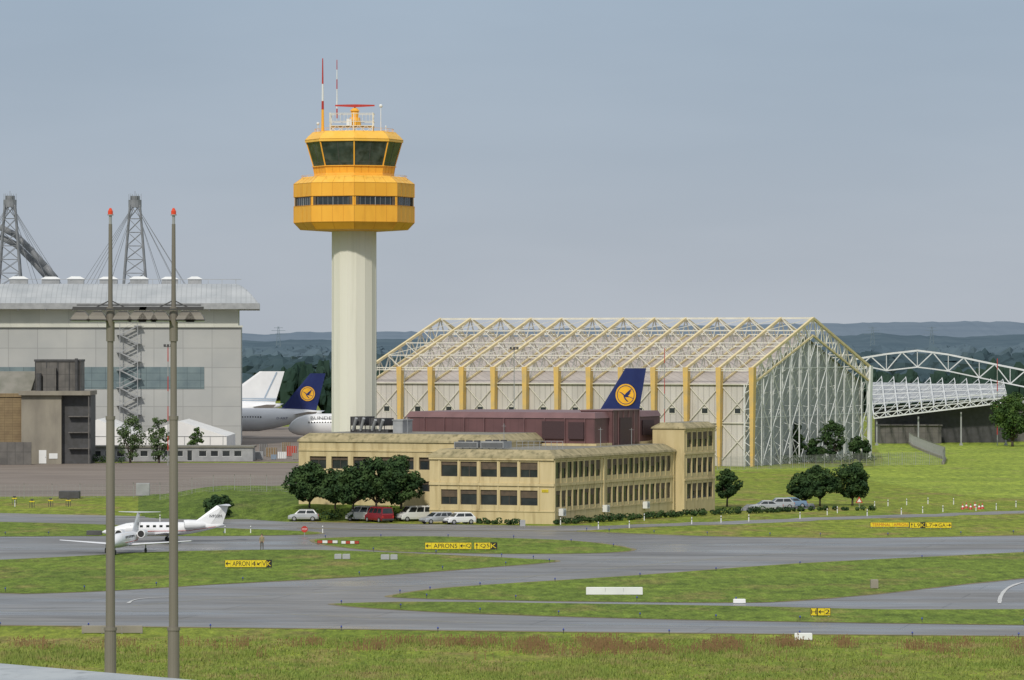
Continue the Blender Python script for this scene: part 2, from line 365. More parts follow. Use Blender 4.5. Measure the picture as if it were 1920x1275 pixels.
# ---------------------------------------------------------------- trees
def leafcrown(mb,clumps,nper,s,rnd):
    for (cx,cy,cz,r) in clumps:
        for _ in range(nper):
            while True:
                d=Vector((rnd.uniform(-1,1),rnd.uniform(-1,1),rnd.uniform(-1,1)))
                if .1<d.length<1: break
            d=d*(d.length**-.5)
            p=Vector((cx,cy,cz))+Vector((d.x*r,d.y*r,d.z*r*.75))
            nrm=(d+Vector((rnd.uniform(-.8,.8),rnd.uniform(-.8,.8),rnd.uniform(-.3,1)))).normalized()
            a=nrm.orthogonal().normalized(); a=(Matrix.Rotation(rnd.uniform(0,6.28),3,nrm)@a); b=nrm.cross(a)
            q=s*rnd.uniform(.6,1.3)
            mb.add([p-a*q,p+b*q*.6,p+a*q,p-b*q*.6],[(0,1,2,3)])
def tree(px,py,z0,height,cr,seed,m='leaf',trunk=.28,label=None,group=None,s=.22,n=42,nper=70,squash=1.,name='broadleaf_tree',Y=None):
    if Y is None: x,y=G(px,py,z0)
    else: y=Y; x=XX(px,Y)
    rnd=random.Random(seed)
    e=thing(name,label or 'leafy green broadleaf tree with rounded crown','tree',(x,y,z0),0,group)
    tb=MB(); th=height*trunk
    tb.tube((0,0,-.1),(.05,.0,th),height*.028,height*.02,7)
    ch=(height-th); cz=th+ch*.5; cl=[]
    for i in range(n):
        while True:
            d=Vector((rnd.uniform(-1,1),rnd.uniform(-1,1),rnd.uniform(-1,1)))
            if d.length<1: break
        d=d*(d.length**-.45 if d.length>.05 else 1)
        k=1+.22*noise.noise(d*1.7+Vector((seed,0,0)))*2
        taper=1-.25*max(0,d.z)
        cl.append((d.x*cr*.8*k*taper,d.y*cr*.8*k*taper,cz+d.z*ch*.42*k*squash,cr*rnd.uniform(.2,.34)))
    for c in cl[::4]:
        tb.tube((.05,0,th*.85),(c[0]*.8,c[1]*.8,c[2]-.1*ch),height*.012,height*.004,5)
    mk('trunk',tb,'bark',e,smooth=True)
    lb=MB(); leafcrown(lb,cl,nper,s,rnd); mk('crown',lb,m,e)
    return e
bl='rounded dark green tree beside the beige office building'
for px,py,h,cr,sd in((580,951,5.6,3.1,11),(628,953,5.0,2.7,12),(662,954,5.5,3.0,13),(705,954,6.4,3.4,14),(752,953,6.5,3.4,19)):
    tree(px,py,1.66,h,cr,sd,'leafd',.13,bl,'trees in front of the office building',n=70,nper=95,s=.23)
tree(1363,950,0,5.4,2.0,15,'leafd',.22,'small dark green tree beside the office building',n=40,nper=85)
for px,py,h,cr,sd in((1508,951,5.0,2.3,16),(1537,948,5.8,2.6,17),(1598,948,6.2,3.0,18)):
    tree(px,py,0,h,cr,sd,'leafd',.18,'rounded dark green tree by the car park','trees by the car park',n=56,nper=85)
tree(244,868,0,9.6,2.9,20,'leafl',.1,'light birch tree with open crown beside hangar','trees by the hangar',n=46,nper=60,s=.2,squash=1.15)
tree(298,868,0,8.8,2.4,21,'leafl',.1,'light birch tree with open crown beside hangar','trees by the hangar',n=40,nper=60,s=.2,squash=1.15)
tree(366,866,0,6.0,1.9,22,'leaf',.2,'small green tree behind the low building','trees by the hangar',n=24,nper=45,Y=905)
for px,h,cr,sd in((1488,8.2,2.3,23),(1560,8.8,2.8,24),(1612,5.5,2.2,26),(1528,5.,2.,28)):
    tree(px,868,0,h,cr,sd,'leafd',.06,'dark shrubby tree in front of the hangar gable','trees at the hangar gable',n=40,nper=70,s=.24)
tree(1898,830,0,12.5,5.0,25,'leaf',.1,'large green tree at the fence',n=70,nper=90,s=.28,Y=990)
tree(410,972,0,3.4,2.1,27,'leafd',.05,'dense dark green bush on the grass bank',n=30,nper=80,squash=.9,name='round_bush')
def hedge(name,pts,w,h,m,seed,label,dens=60):
    rnd=random.Random(seed); mb=MB(); cl=[]
    for a,b in zip(pts,pts[1:]):
        a=Vector(a);b=Vector(b);L=(b-a).length; n=int(L/.7)
        for i in range(n):
            p=a.lerp(b,(i+rnd.random())/n); hh=h*rnd.uniform(.55,1.1)
            cl.append((p.x+rnd.uniform(-w,w)/2,p.y+rnd.uniform(-w,w)/2,hh*.55,hh*.6))
    leafcrown(mb,cl,dens,.17,rnd); mk(name,mb,m,label=label,category='hedge')
hedge('hedge',[G(1045,984),G(1200,974),G(1330,966),G(1430,962)],1.4,1.0,'leafd',31,'low dark green hedge along the office building')
hedge('hedge',[G(860,981),G(905,982),G(985,985)],.8,.8,'leafd',32,'low green planting in front of the office wall')
hedge('hedge',[G(1430,962),G(1540,957),G(1640,958)],1.2,.7,'leafd',33,'low dark hedge beside the car park')
hedge('hedge',[G(590,962,1),G(690,962,1),G(770,962,1)],1.0,2.0,'leafd',34,'low dark shrubs beneath the trees',50)
hedge('hedge',[G(170,868),G(230,869)],1.5,1.6,'leafd',35,'dark shrubs in front of low building')
hedge('hedge',[G(1462,871),G(1550,869),G(1640,866)],1.6,1.9,'leafd',36,'dark undergrowth at the foot of hangar gable',40)

# ---------------------------------------------------------------- facade helper
def facade(mb,a0,a1,z0,z1,ops,mp,depth=.35,mi=0):
    xs=sorted({a0,a1,*[o[0] for o in ops],*[o[1] for o in ops]}); zs=sorted({z0,z1,*[o[2] for o in ops],*[o[3] for o in ops]})
    for i in range(len(xs)-1):
        for j in range(len(zs)-1):
            cx=(xs[i]+xs[i+1])/2; cz=(zs[j]+zs[j+1])/2
            if any(o[0]<cx<o[1] and o[2]<cz<o[3] for o in ops): continue
            mb.poly([mp(xs[i],zs[j],0),mp(xs[i+1],zs[j],0),mp(xs[i+1],zs[j+1],0),mp(xs[i],zs[j+1],0)],mi)
    for o in ops:
        a,b,c,d=o
        for (p,q) in(((a,c),(b,c)),((b,c),(b,d)),((b,d),(a,d)),((a,d),(a,c))):
            mb.poly([mp(p[0],p[1],0),mp(q[0],q[1],0),mp(q[0],q[1],depth),mp(p[0],p[1],depth)],mi)
def obox(mb,mp,a0,a1,z0,z1,d0,d1,mi=0):
    mb.hexa([mp(a0,z0,d0),mp(a1,z0,d0),mp(a1,z0,d1),mp(a0,z0,d1),mp(a0,z1,d0),mp(a1,z1,d0),mp(a1,z1,d1),mp(a0,z1,d1)],mi)
def window(par,o,mp,depth=.3,mull=1,shutter=0.,mats=('glass','frame','brownshut')):
    a,b,c,d=o; mb=MB()
    mb.poly([mp(a,c,depth),mp(b,c,depth),mp(b,d,depth),mp(a,d,depth)],0)
    t=.06; q=min(.07,depth*.5)
    for (p0,p1,q0,q1) in((a,b,c,c+t),(a,b,d-t,d),(a,a+t,c+t,d-t),(b-t,b,c+t,d-t)): obox(mb,mp,p0,p1,q0,q1,depth-q,depth-.003,1)
    for k in range(1,mull+1):
        x=a+(b-a)*k/(mull+1); obox(mb,mp,x-.04,x+.04,c+t,d-t,depth-q*.9,depth-.004,1)
    if shutter: obox(mb,mp,a+.02,b-.02,d-(d-c)*shutter,d-.01,depth-q*1.3,depth-q*1.05,2)
    return mk('window',mb,list(mats),par)

# ---------------------------------------------------------------- office building
GR=-math.atan2(.405,.914)
O=thing('office_building','long beige concrete office building with maroon roof storey','building',(5.23,570,0),GR)
front=lambda a,z,d:(a,d,z)
right=lambda a,z,d:(-d,a,z)
wb=MB()
ops=[]
wx=[(-15.6,-13.3),(-12.9,-10.6),(-10.1,-7.8),(-7.4,-5.0),(-4.6,-2.2)]
rows2=[(2.3,4.2),(5.85,7.75)]
for z0,z1 in rows2:
    for a,b in wx: ops.append((a,b,z0,z1))
facade(wb,-17.2,0,-.2,8.2,ops,front,.32)
for i,o in enumerate(ops): window(O,o,front,.28,0 if i%3 else 1,R.choice([.3,.38,.32,.25,.5]))
ops=[]
pos=[];p=.75
while p<39.6:
    if not(15.2<p<16.9): pos.append(p)
    p+=1.86
for z0,z1 in((2.1,4.15),(5.7,7.75)):
    for a in pos: ops.append((a,a+1.36,z0,z1))
facade(wb,0,40.9,-.2,8.2,ops,right,.16)
for o in ops: window(O,o,right,.14,0,R.choice([0,.25,0,.4,.6]))
for mp,a0,a1,dd in((front,-17.2,.12,1),(right,0.003,40.7,.5)):
    obox(wb,mp,a0,a1,4.75,5.1,-.2*dd,-.003); obox(wb,mp,a0,a1,8.0,8.25,-.26*dd,-.003); obox(wb,mp,a0,a1,1.5,1.66,-.1*dd,-.003)
for a in pos+[pos[-1]+1.86,15.6]:
    for z0,z1 in((1.68,4.73),(5.12,7.98)): obox(wb,right,a-.36,a-.14,z0,z1,-.06,-.004)
for a,b in wx+[(-1.8,0)]:
    for z0,z1 in((1.68,4.73),(5.12,7.98)): obox(wb,front,a-.34,a-.12,z0,z1,-.08,-.004)
for a in (0.18,16.2,40.3): obox(wb,right,a-.15,a+.15,0,8.0,-.16,-.005)
wb.poly([(-17.2,0,-.2),(-17.2,40.9,-.2),(-17.2,40.9,8.2),(-17.2,0,8.2)])
lz=[(-39.6+1.6+i*3.15,-39.6+4.0+i*3.15) for i in range(7)]
ops=[(a,b,z0,z1) for a,b in lz if b<-17.6 for z0,z1 in((3.6,4.9),(6.4,8.0))]
lw=lambda a,z,d:(a,7.6+d,z)
facade(wb,-39.6,-17.2,-.2,9.9,ops,lw,.4)
for o in ops: window(O,o,lw,.35,1,.3)
obox(wb,lw,-39.6,-17.25,8.7,8.9,-.12,-.003)
wb.poly([(-17.2,7.6,8.2),(-11.7,7.6,8.2),(-11.7,7.6,9.9),(-17.2,7.6,9.9)])
wb.poly([(-39.6,7.6,-.2),(-39.6,26,-.2),(-39.6,26,9.9),(-39.6,7.6,9.9)])
wb.poly([(-11.7,7.6,8.2),(-11.7,23,8.2),(-11.7,23,9.9),(-11.7,7.6,9.9)])
ww=lambda a,z,d:(1.4-d,a,z)
ops=[]
for z0,z1 in((1.9,3.9),(5.3,7.3),(8.8,10.8)):
    for i in range(5): ops.append((41.9+i*1.95,43.35+i*1.95,z0,z1))
facade(wb,40.9,52.1,-.2,11.3,ops,ww,.16)
for o in ops: window(O,o,ww,.14,0,R.choice([0,.3,.5]))
for i in range(6):
    for z0,z1 in((1.6,4.3),(4.9,7.7),(8.3,11.)): obox(wb,ww,41.48+i*1.95,41.7+i*1.95,z0,z1,-.06,-.003)
for z0 in(4.32,7.82,11.05): obox(wb,ww,40.9,52.1,z0,z0+.25,-.12,-.004)
wb.box(-3.2,1.39,40.91,40.93,-.2,11.3)
wb.poly([(-3.2,52.1,-.2),(1.4,52.1,-.2),(1.4,52.1,11.3),(-3.2,52.1,11.3)]); wb.poly([(-3.2,40.92,8),(-3.2,52.1,8),(-3.2,52.1,11.3),(-3.2,40.92,11.3)])
wb.box(-32.2,-3.9,23.1,46.9,8.5,9.6)
mk('wall',wb,'ywall',O)
def mansard(x0,x1,y0,y1,z0,z1,ins):
    rb=MB()
    rb.loft([[(x0,y0,z0),(x1,y0,z0),(x1,y1,z0),(x0,y1,z0)],[(x0+.1,y0+.1,z0+(z1-z0)*.25),(x1-.1,y0+.1,z0+(z1-z0)*.25),(x1-.1,y1-.1,z0+(z1-z0)*.25),(x0+.1,y1-.1,z0+(z1-z0)*.25)],[(x0+ins,y0+ins,z1),(x1-ins,y0+ins,z1),(x1-ins,y1-ins,z1),(x0+ins,y1-ins,z1)]],0,False)
    rb.poly([(x0+ins,y0+ins,z1),(x1-ins,y0+ins,z1),(x1-ins,y1-ins,z1),(x0+ins,y1-ins,z1)],1)
    mk('roof',rb,['moss','flat'],O)
mansard(-17.5,.3,-.3,40.9,8.25,9.3,1.3)
mansard(-39.8,-11.6,7.4,26,9.9,11.0,1.2)
mansard(-3.4,1.7,40.7,52.3,11.3,12.1,1.0)
pb=MB()
pb.box(-31.6,-4.4,23.7,46.5,9.6,12.9)
pb.loft([[(-31.75,23.55,12.9),(-4.25,23.55,12.9),(-4.25,46.65,12.9),(-31.75,46.65,12.9)],[(-31.4,24.3,13.65),(-4.6,24.3,13.65),(-4.6,46.3,13.65),(-31.4,46.3,13.65)]],1)
for i in range(10): pb.box(-31.82+i*2.9,-31.74+i*2.9,23.45,23.68,9.65,12.9,1)
mk('penthouse',pb,['maroon','maroonlt'],O)
pb=MB(); pb.box(-8.4,-3.9,28.5,38.,9.3,13.8,0); pb.box(-8.5,-3.8,28.4,38.1,13.8,13.95,1)
for i in range(6): pb.box(-3.88,-3.8,28.7+i*1.8,28.8+i*1.8,9.3,13.8,1)
mk('lift_machine_room',pb,['maroon','maroonlt'],O)
for bx in((-3.89,-3.78,31.,35.,8.9,12.9),(-8.,-5.8,23.3,23.68,10.2,12.4),(-4.38,-4.25,40,44,10.4,12.4),(-11.8,-8.6,23.42,23.66,10.2,12.5)):
    lb=MB(); lb.box(*bx); mk('louvre_panel',lb,'louvre',O)
for (x0,x1,y0,y1,z,h) in((-14.6,-11.3,1.8,4,9.3,.9),(-10.9,-7.7,1.8,4.4,9.3,1.0)):
    ab=MB(); ab.box(x0,x1,y0,y1,z+.15,z+h,0)
    for k in range(3): 
        cx=x0+(x1-x0)*(k+.5)/3; ab.tube((cx,(y0+y1)/2,z+h),(cx,(y0+y1)/2,z+h+.18),.42,.42,12,1)
    for k in range(7): ab.box(x0+.1,x1-.1,y0-.03,y0-.004,z+.22+k*.09,z+.26+k*.09,1)
    for k in range(4): ab.box(x0+.1+k*(x1-x0-.3)/3,x0+.2+k*(x1-x0-.3)/3,y0+.1,y0+.2,z,z+.15,1)
    mk('roof_air_conditioner',ab,['grey','darkgrey'],O)
for x,hh in((-33.8,13.1),(-31.0,12.9)):
    ab=MB(); ab.box(x-1.3,x+.7,14,17,11.9,hh,0); ab.box(x-1.4,x+1.3,14,17,11.0,11.4,0)
    for dx in(-.5,.6): ab.tube((x+dx-.5,14.0,11.3),(x+dx+.3,13.3,hh-.2),.2,.2,10,1)
    for q in range(4): ab.beam((x-1.3+q*.7,13.9,11),(x-1.3+q*.7,13.9,hh),.1,0)
    mk('roof_ventilation_plant',ab,['darkgrey','grey'],O)
ab=MB(); ab.box(-29.0,-27.6,14,17,11,12.6,0); ab.box(-29.1,-27.5,13.9,17.1,12.6,12.75,0); mk('roof_vent_box',ab,'grey',O)
for x,y,z0,h in((-9.5,6,9.3,3.2),(-25,10,11,2.2),(-2,20,9.3,2.5),(-3,33,9.3,2.2)):
    ab=MB(); ab.tube((x,y,z0),(x,y,z0+h),.04,.03,6); ab.beam((x-.3,y,z0+h*.9),(x+.3,y,z0+h*.9),.03); mk('roof_antenna',ab,'grey',O)
ab=MB()
for k in range(9): ab.beam((-7.5+k*.8,5.5,9.3),(-7.5+k*.8,5.5,10.3),.05)
ab.beam((-7.5,5.5,10.3),(-1.1,5.5,10.3),.05); ab.beam((-7.5,5.5,9.85),(-1.1,5.5,9.85),.04)
mk('roof_railing',ab,'grey',O)
for ly,z in((16.3,1.0),(30.,1.),(2,1.)):
    ab=MB(); ab.box(.05,.65,ly-.5,ly+.5,z,z+.9,0); ab.tube((.66,ly,z+.45),(.7,ly,z+.45),.32,.32,12,1); ab.beam((.1,ly-.3,z),(.5,ly-.3,z),.06,1)
    mk('wall_air_conditioner',ab,['white','grey'],O)
ab=MB(); ab.box(-1.6,-.7,-.08,-.02,4.0,4.35,0); puttext(ab,'2001',(-1.55,-.09,4.07),(1,0,0),(0,0,1),.8,.2,1); mk('number_plate',ab,['signy','black'],O)

# ---------------------------------------------------------------- control tower
TY=620.; T=thing('control_tower','tall cream concrete control tower with orange yellow cab','control tower',(XX(664,TY),TY,0))
ph=rad(-90+2)
mb=MB(); mb.loft([ring(3.08,-.2,16,ph+.1),ring(3.05,39,16,ph+.1)])
for k in range(16):
    a=ph+.1+2*math.pi*k/16; mb.beam((3.07*math.cos(a),3.07*math.sin(a),0),(3.04*math.cos(a),3.04*math.sin(a),38.3),.05)
mk('shaft',mb,'shaft',T)
def seg8(r0,z0,r1,z1,mb,n,w=.05,mi=0):
    for k in range(8):
        a0=ph+k*math.pi/4;a1=a0+math.pi/4
        for j in range(n):
            t=j/n
            def pt(r,z):
                p=Vector((r*math.cos(a0),r*math.sin(a0),z)).lerp(Vector((r*math.cos(a1),r*math.sin(a1),z)),t); return p
            mb.beam(pt(r0,z0),pt(r1,z1),w*(1.4 if j==0 else 1),mi)
mb=MB()
mb.loft([ring(4.,38.0,8,ph),ring(7.3,38.2,8,ph),ring(8.25,39.2,8,ph),ring(8.25,41.45,8,ph),ring(7.95,41.45,8,ph),ring(7.95,42.65,8,ph),ring(8.25,42.65,8,ph),ring(8.25,44.5,8,ph)],0)
mk('lower_drum',mb,'yellow',T)
mb=MB(); mb.loft([ring(8.25,44.5,8,ph),ring(6.95,45.45,8,ph),ring(6.4,45.5,8,ph)],0); mk('drum_roof',mb,'yellowlt',T)
mb=MB(); seg8(8.26,39.2,8.26,41.45,mb,4,.035); seg8(8.26,42.65,8.26,44.5,mb,4,.035); seg8(7.31,38.2,8.26,39.2,mb,2,.035)
for z in(39.2,41.4,42.7,44.5):
    rr=ring(8.26,z,8,ph)
    for k in range(8): mb.beam(rr[k],rr[(k+1)%8],.04)
seg8(8.26,44.5,6.96,45.45,mb,4,.03)
mk('panel_seam',mb,'yellowseam',T)
r1=ring(8.02,0,8,ph)
for k in range(8):
    a=Vector(r1[k]);b=Vector(r1[(k+1)%8]); mb=MB()
    def q(t,z,o=0.):
        p=a.lerp(b,t); nn=(a+b).normalized(); return (p.x+nn.x*o,p.y+nn.y*o,z)
    mb.poly([q(.02,41.5),q(.98,41.5),q(.98,42.6),q(.02,42.6)],0)
    for j in range(9):
        t=.02+.96*j/8; mb.beam(q(t,41.46,.05),q(t,42.64,.05),.035 if j%4 else .09,1)
    for t0,t1,mi in((0,.03,2),(.97,1.,2),(.03,.10,3),(.90,.97,3)):
        mb.hexa([q(t0,41.46,.02),q(t1,41.46,.02),q(t1,41.46,.14),q(t0,41.46,.14),q(t0,42.64,.02),q(t1,42.64,.02),q(t1,42.64,.14),q(t0,42.64,.14)],mi)
    mk('drum_window',mb,['glass','grey','yellow','brownshut'],T)
mb=MB(); mb.loft([ring(5.55,45.3,8,ph),ring(5.45,45.9,8,ph),ring(5.6,46.85,8,ph)],0)
rr=ring(5.72,46.85,8,ph)
for k in range(8): mb.beam(rr[k],rr[(k+1)%8],.12)
seg8(5.47,45.9,5.62,46.85,mb,4,.03,1)
mk('cab_base',mb,['yellow','yellowseam'],T)
rb0=ring(5.55,46.9,8,ph); rt0=ring(6.5,50.15,8,ph)
for k in range(8):
    a,b=Vector(rb0[k]),Vector(rb0[(k+1)%8]);c,d=Vector(rt0[k]),Vector(rt0[(k+1)%8]); mb=MB()
    mb.poly([a,b,d,c],0)
    nn=(a+b).normalized()*.05
    mb.beam(a.lerp(b,.5)+nn,c.lerp(d,.5)+nn,.06,1)
    mb.beam(a.lerp(c,.12)+nn,b.lerp(d,.12)+nn,.05,1)
    mk('cab_window',mb,['cabglass','darkgrey'],T)
    mb=MB(); mb.beam(rb0[k],rt0[k],.17); mk('cab_mullion',mb,'yellow',T)
mb=MB(); mb.loft([ring(6.5,50.15,8,ph),ring(6.72,50.16,8,ph),ring(6.72,50.5,8,ph),ring(6.3,51.0,8,ph),ring(5.6,51.6,8,ph)],0)
rr=ring(6.73,50.5,8,ph)
for k in range(8): mb.beam(rr[k],rr[(k+1)%8],.05,1)
seg8(6.72,50.5,5.62,51.6,mb,3,.03,1)
mk('cab_roof',mb,['yellowlt','yellowseam'],T)
mb=MB()
for x,y in((-3.2,-2),(-3.2,2),(2.6,-2),(2.6,2),(0,-2),(0,2)): mb.beam((x,y,51.5),(x,y,54.2),.12)
for z in(52.4,53.0,54.1):
    for p,q_ in(((-3.3,-2),(2.7,-2)),((-3.3,2),(2.7,2)),((-3.3,-2),(-3.3,2)),((2.7,-2),(2.7,2))): mb.beam((*p,z),(*q_,z),.08)
mb.box(-3.3,2.7,-2,2,52.35,52.45)
for i in range(6): mb.beam((-3.3+i,-2,51.6),(-2.3+i,-2,52.4),.06); mb.beam((-3.3+i,-2,52.4),(-2.3+i,-2,51.6),.06)
for i in range(13): mb.beam((-3.3+i*.5,-2,53.0),(-3.3+i*.5,-2,54.1),.04)
mk('roof_platform',mb,'trussw',T)
mb=MB(); mb.tube((.1,0,52.4),(.1,0,53.6),.9,.7,12,0); mb.box(-1.0,-.3,-1.2,-.4,52.5,53.4,1); mb.tube((.1,0,53.6),(.1,0,54.5),.45,.55,12,0); mb.tube((.1,0,54.5),(.1,0,54.9),.7,.3,12,0)
mk('radar_pedestal',mb,['yellow','white'],T)
mb=MB()
for i in range(10):
    t0=-1+.2*i;t1=t0+.2; y0=.25*t0*t0;y1=.25*t1*t1; z0,z1=55.0,55.4
    mb.hexa([(.1+2.7*t0,-.3+y0,z0+abs(t0)*.15),(.1+2.7*t1,-.3+y1,z0+abs(t1)*.15),(.1+2.7*t1,-.2+y1,z0+abs(t1)*.15),(.1+2.7*t0,-.2+y0,z0+abs(t0)*.15),(.1+2.7*t0,-.3+y0,z1-abs(t0)*.05),(.1+2.7*t1,-.3+y1,z1-abs(t1)*.05),(.1+2.7*t1,-.2+y1,z1-abs(t1)*.05),(.1+2.7*t0,-.2+y0,z1-abs(t0)*.05)])
mb.beam((.1,0,54.9),(.1,-.2,55.2),.2)
mk('radar_antenna',mb,'red',T)
def banded(name,x,y,z0,z1,r0,r1,cols,par):
    mb=MB(); n=len(cols)
    for i,c in enumerate(cols):
        a=i/n;b=(i+1)/n; mb.tube((x,y,z0+(z1-z0)*a),(x,y,z0+(z1-z0)*b),r0+(r1-r0)*a,r0+(r1-r0)*b,8,c)
    return mk(name,mb,['yellow','white','red'],par)
banded('antenna_mast',-4.3,0,51.2,61.7,.22,.07,[0,0,0,2,1,1,2,2,2],T)
banded('antenna_mast',-2.35,0,53.5,61.5,.1,.05,[2,1,1,2,1,2],T)
for x,y,z0,z1,r_ in((3.65,0,51.4,55.0,.25),(-4.95,0,51.4,52.6,.22),(4.4,-2,51.3,52.2,.12)):
    mb=MB(); mb.tube((x,y,z0),(x,y,z1),.06,.05,6); blob(mb,(x,y,z1+r_*.8),r_,r_,1,6,8,0); mk('whip_antenna',mb,'white',T)
for rr_,z0,z1 in((5.4,51.5,52.0),(7.2,45.0,45.6)):
    mb=MB()
    for k in range(24):
        a=2*math.pi*k/24;a2=a+2*math.pi/24; mb.beam((rr_*math.cos(a),rr_*math.sin(a),z0),(rr_*math.cos(a),rr_*math.sin(a),z1),.035)
        mb.beam((rr_*math.cos(a),rr_*math.sin(a),z1),(rr_*math.cos(a2),rr_*math.sin(a2),z1),.035)
    mk('roof_railing',mb,'yellow',T)

# ---------------------------------------------------------------- truss hangar
Hg=thing('truss_hangar','large gabled hangar with exposed cream steel roof trusses','hangar',(44.05,832,0),GR)
L=78.;D=65.;nb=12;bay=L/nb
zo=lambda y:18+9.4*(1-abs(y-D/2)/(D/2)); zi=lambda y:15.0+8.9*(1-abs(y-D/2)/(D/2))
e0,e1=1.2,D-1.2
for yy in(e0,e1):
    mb=MB(); mb.poly([(-L,yy,0),(-1.6,yy,0),(-1.6,yy,15.2),(-L,yy,15.2)],0); mk('side_wall',mb,'clad',Hg)
for x in(-1.8,-L):
    mb=MB(); mb.poly([(x,e0,0),(x,e1,0),(x,e1,15.1),(x,D/2,23.7),(x,e0,15.1)],0); mk('gable_wall',mb,'gwall',Hg)
mb=MB(); mb.loft([[(-L-.3,e0-.5,15.0),(-L-.3,D/2,23.9),(-L-.3,e1+.5,15.0)],[(-1.4,e0-.5,15.0),(-1.4,D/2,23.9),(-1.4,e1+.5,15.0)]],closed=False)
mk('roof_cladding',mb,'cladroof',Hg)
for i in range(nb+1):
    x=-bay*i; mb=MB()
    for s in(0,1):
        f=(lambda y:y) if s==0 else (lambda y:D-y)
        n=14
        for k in range(n):
            ya=f(D/2*k/n); yb=f(D/2*(k+1)/n)
            if k%2==0: mb.beam((x,ya,zo(ya)),(x,yb,zi(yb)+.3),.2,1)
            else: mb.beam((x,ya,zi(ya)+.3),(x,yb,zo(yb)),.2,1)
            if k%2==0: mb.beam((x,ya,zo(ya)),(x,ya,zi(ya)+.3),.14,1)
        mb.beam((x,f(0),18),(x,D/2,27.4),.46,0)
        mb.beam((x,f(.4),15.2),(x,D/2,24.1),.34,0)
    mk('roof_truss',mb,['truss','trussw'],Hg)
    for y,sg in((0,1),(D,-1)):
        cb=MB(); w0,w1=.28,.5
        cb.loft([[(x-w0,y-.3*sg,-.2),(x+w0,y-.3*sg,-.2),(x+w0,y+.5*sg,-.2),(x-w0,y+.5*sg,-.2)],[(x-w1*.8,y-.4*sg,13),(x+w1*.8,y-.4*sg,13),(x+w1*.8,y+1.*sg,13),(x-w1*.8,y+1.*sg,13)],[(x-w1,y-.5*sg,18.2),(x+w1,y-.5*sg,18.2),(x+w1,y+.9*sg,18.2),(x-w1,y+.9*sg,18.2)]])
        mk('column',cb,'ycol' if sg>0 else 'latt',Hg)
mb=MB()
for k in (0,.25,.5,.75,1.):
    for s in(0,1):
        y=D/2*k if s==0 else D-D/2*k
        if k==1 and s: continue
        mb.beam((0,y,zo(y)),(-L,y,zo(y)),.18 if k<1 else .36)
        if k>0: mb.beam((0,y,zi(y)+.4),(-L,y,zi(y)+.4),.18)
mk('purlin',mb,'trussw',Hg)
mb=MB()
for i in range(nb):
    x0=-bay*i;x1=x0-bay; xm=(x0+x1)/2
    mb.beam((x0,D/2,27.4),(xm,D/2,24.3),.2); mb.beam((x1,D/2,27.4),(xm,D/2,24.3),.2)
    ys_=[0,D/8,D/4,3*D/8,D/2]
    for ya,yb in((ys_[3],ys_[4]),(ys_[1],ys_[2])):
        mb.beam((x0,ya,zo(ya)),(x1,yb,zo(yb)),.11); mb.beam((x1,ya,zo(ya)),(x0,yb,zo(yb)),.11)
    for yb in ys_[1:4]:
        mb.beam((x0,yb,zo(yb)),(xm,yb,zi(yb)+.4),.13); mb.beam((x1,yb,zo(yb)),(xm,yb,zi(yb)+.4),.13)
mk('roof_bracing',mb,'trussw',Hg)
mb=MB()
for i in range(nb):
    x0=-bay*i;x1=x0-bay; 
    mb.beam((x0,.9,8),(x1,.9,15),.13); mb.beam((x1,.9,8),(x0,.9,15),.13)
    mb.beam((x0,.9,1),(x1,.9,8),.13); mb.beam((x1,.9,1),(x0,.9,8),.13)
    mb.beam((x0,.85,8),(x1,.85,8),.16); mb.beam((x0,.8,15.1),(x1,.8,15.1),.2); mb.beam((x0,-.1,17.6),(x1,-.1,17.6),.14)
mk('wall_bracing',mb,'trussw',Hg)
for i in range(nb):
    x0=-bay*(i+.5); mb=MB(); mb.box(x0-.7,x0+.7,1.12,1.19,9.6,10.8,0); mb.box(x0-.55,x0+.55,1.08,1.119,9.75,10.65,1)
    mk('wall_vent',mb,['trussw','glass'],Hg)
nv=13
for k in range(nv+1):
    y=D*k/nv; zt=zo(y)-.2; mb=MB()
    mb.lattice((0,y,0),(0,y,zt),(-1.5,y,0),(-1.5,y,min(zt,zi(y))),max(6,int(zt/1.7)),.12,0)
    mk('gable_post',mb,'latt',Hg)
mb=MB()
for k in range(nv):
    y0=D*k/nv;y1=D*(k+1)/nv
    for z0 in(0,6,12,18):
        zt=min(zo(y0),zo(y1))
        if z0+6<=zt+1:
            if (k+z0//6)%2: mb.beam((0,y0,z0),(0,y1,min(z0+6,zt)),.11)
            else: mb.beam((0,y1,z0),(0,y0,min(z0+6,zt)),.11)
    mb.beam((-.05,y0,18 if 0<k<nv-1 else 15),(-.05,y1,18 if 0<k<nv-1 else 15),.13)
    mb.beam((-.05,y0,9),(-.05,y1,9),.1)
mk('gable_lattice',mb,'latt',Hg)

# ---------------------------------------------------------------- second hangar
A=thing('arch_truss_hangar','low hangar with shallow white roof truss and pale roof','hangar',(0,0,0))
def archz(px): 
    pts=[(1600,674),(1660,664),(1722,657),(1780,665),(1850,680),(1920,694),(2080,728),(2200,760)]
    for a,b in zip(pts,pts[1:]):
        if a[0]<=px<=b[0]: return a[1]+(b[1]-a[1])*(px-a[0])/(b[0]-a[0])
    return 700
Y=1075;w_=.3
mb=MB(); pp=[1604+i*29 for i in range(20)]
T1=[(XX(p,Y),Y,ZZ(archz(p),Y)) for p in pp]; B1=[(XX(p,Y),Y,ZZ(archz(p)+(31 if p>1640 else 20),Y)) for p in pp]
for i in range(19):
    mb.beam(T1[i],T1[i+1],w_*1.4); mb.beam(B1[i],B1[i+1],w_)
    if i%2: mb.beam(T1[i],B1[i+1],w_*.8)
    else: mb.beam(B1[i],T1[i+1],w_*.8)
    if i%2==0: mb.beam(T1[i],B1[i],w_*.5)
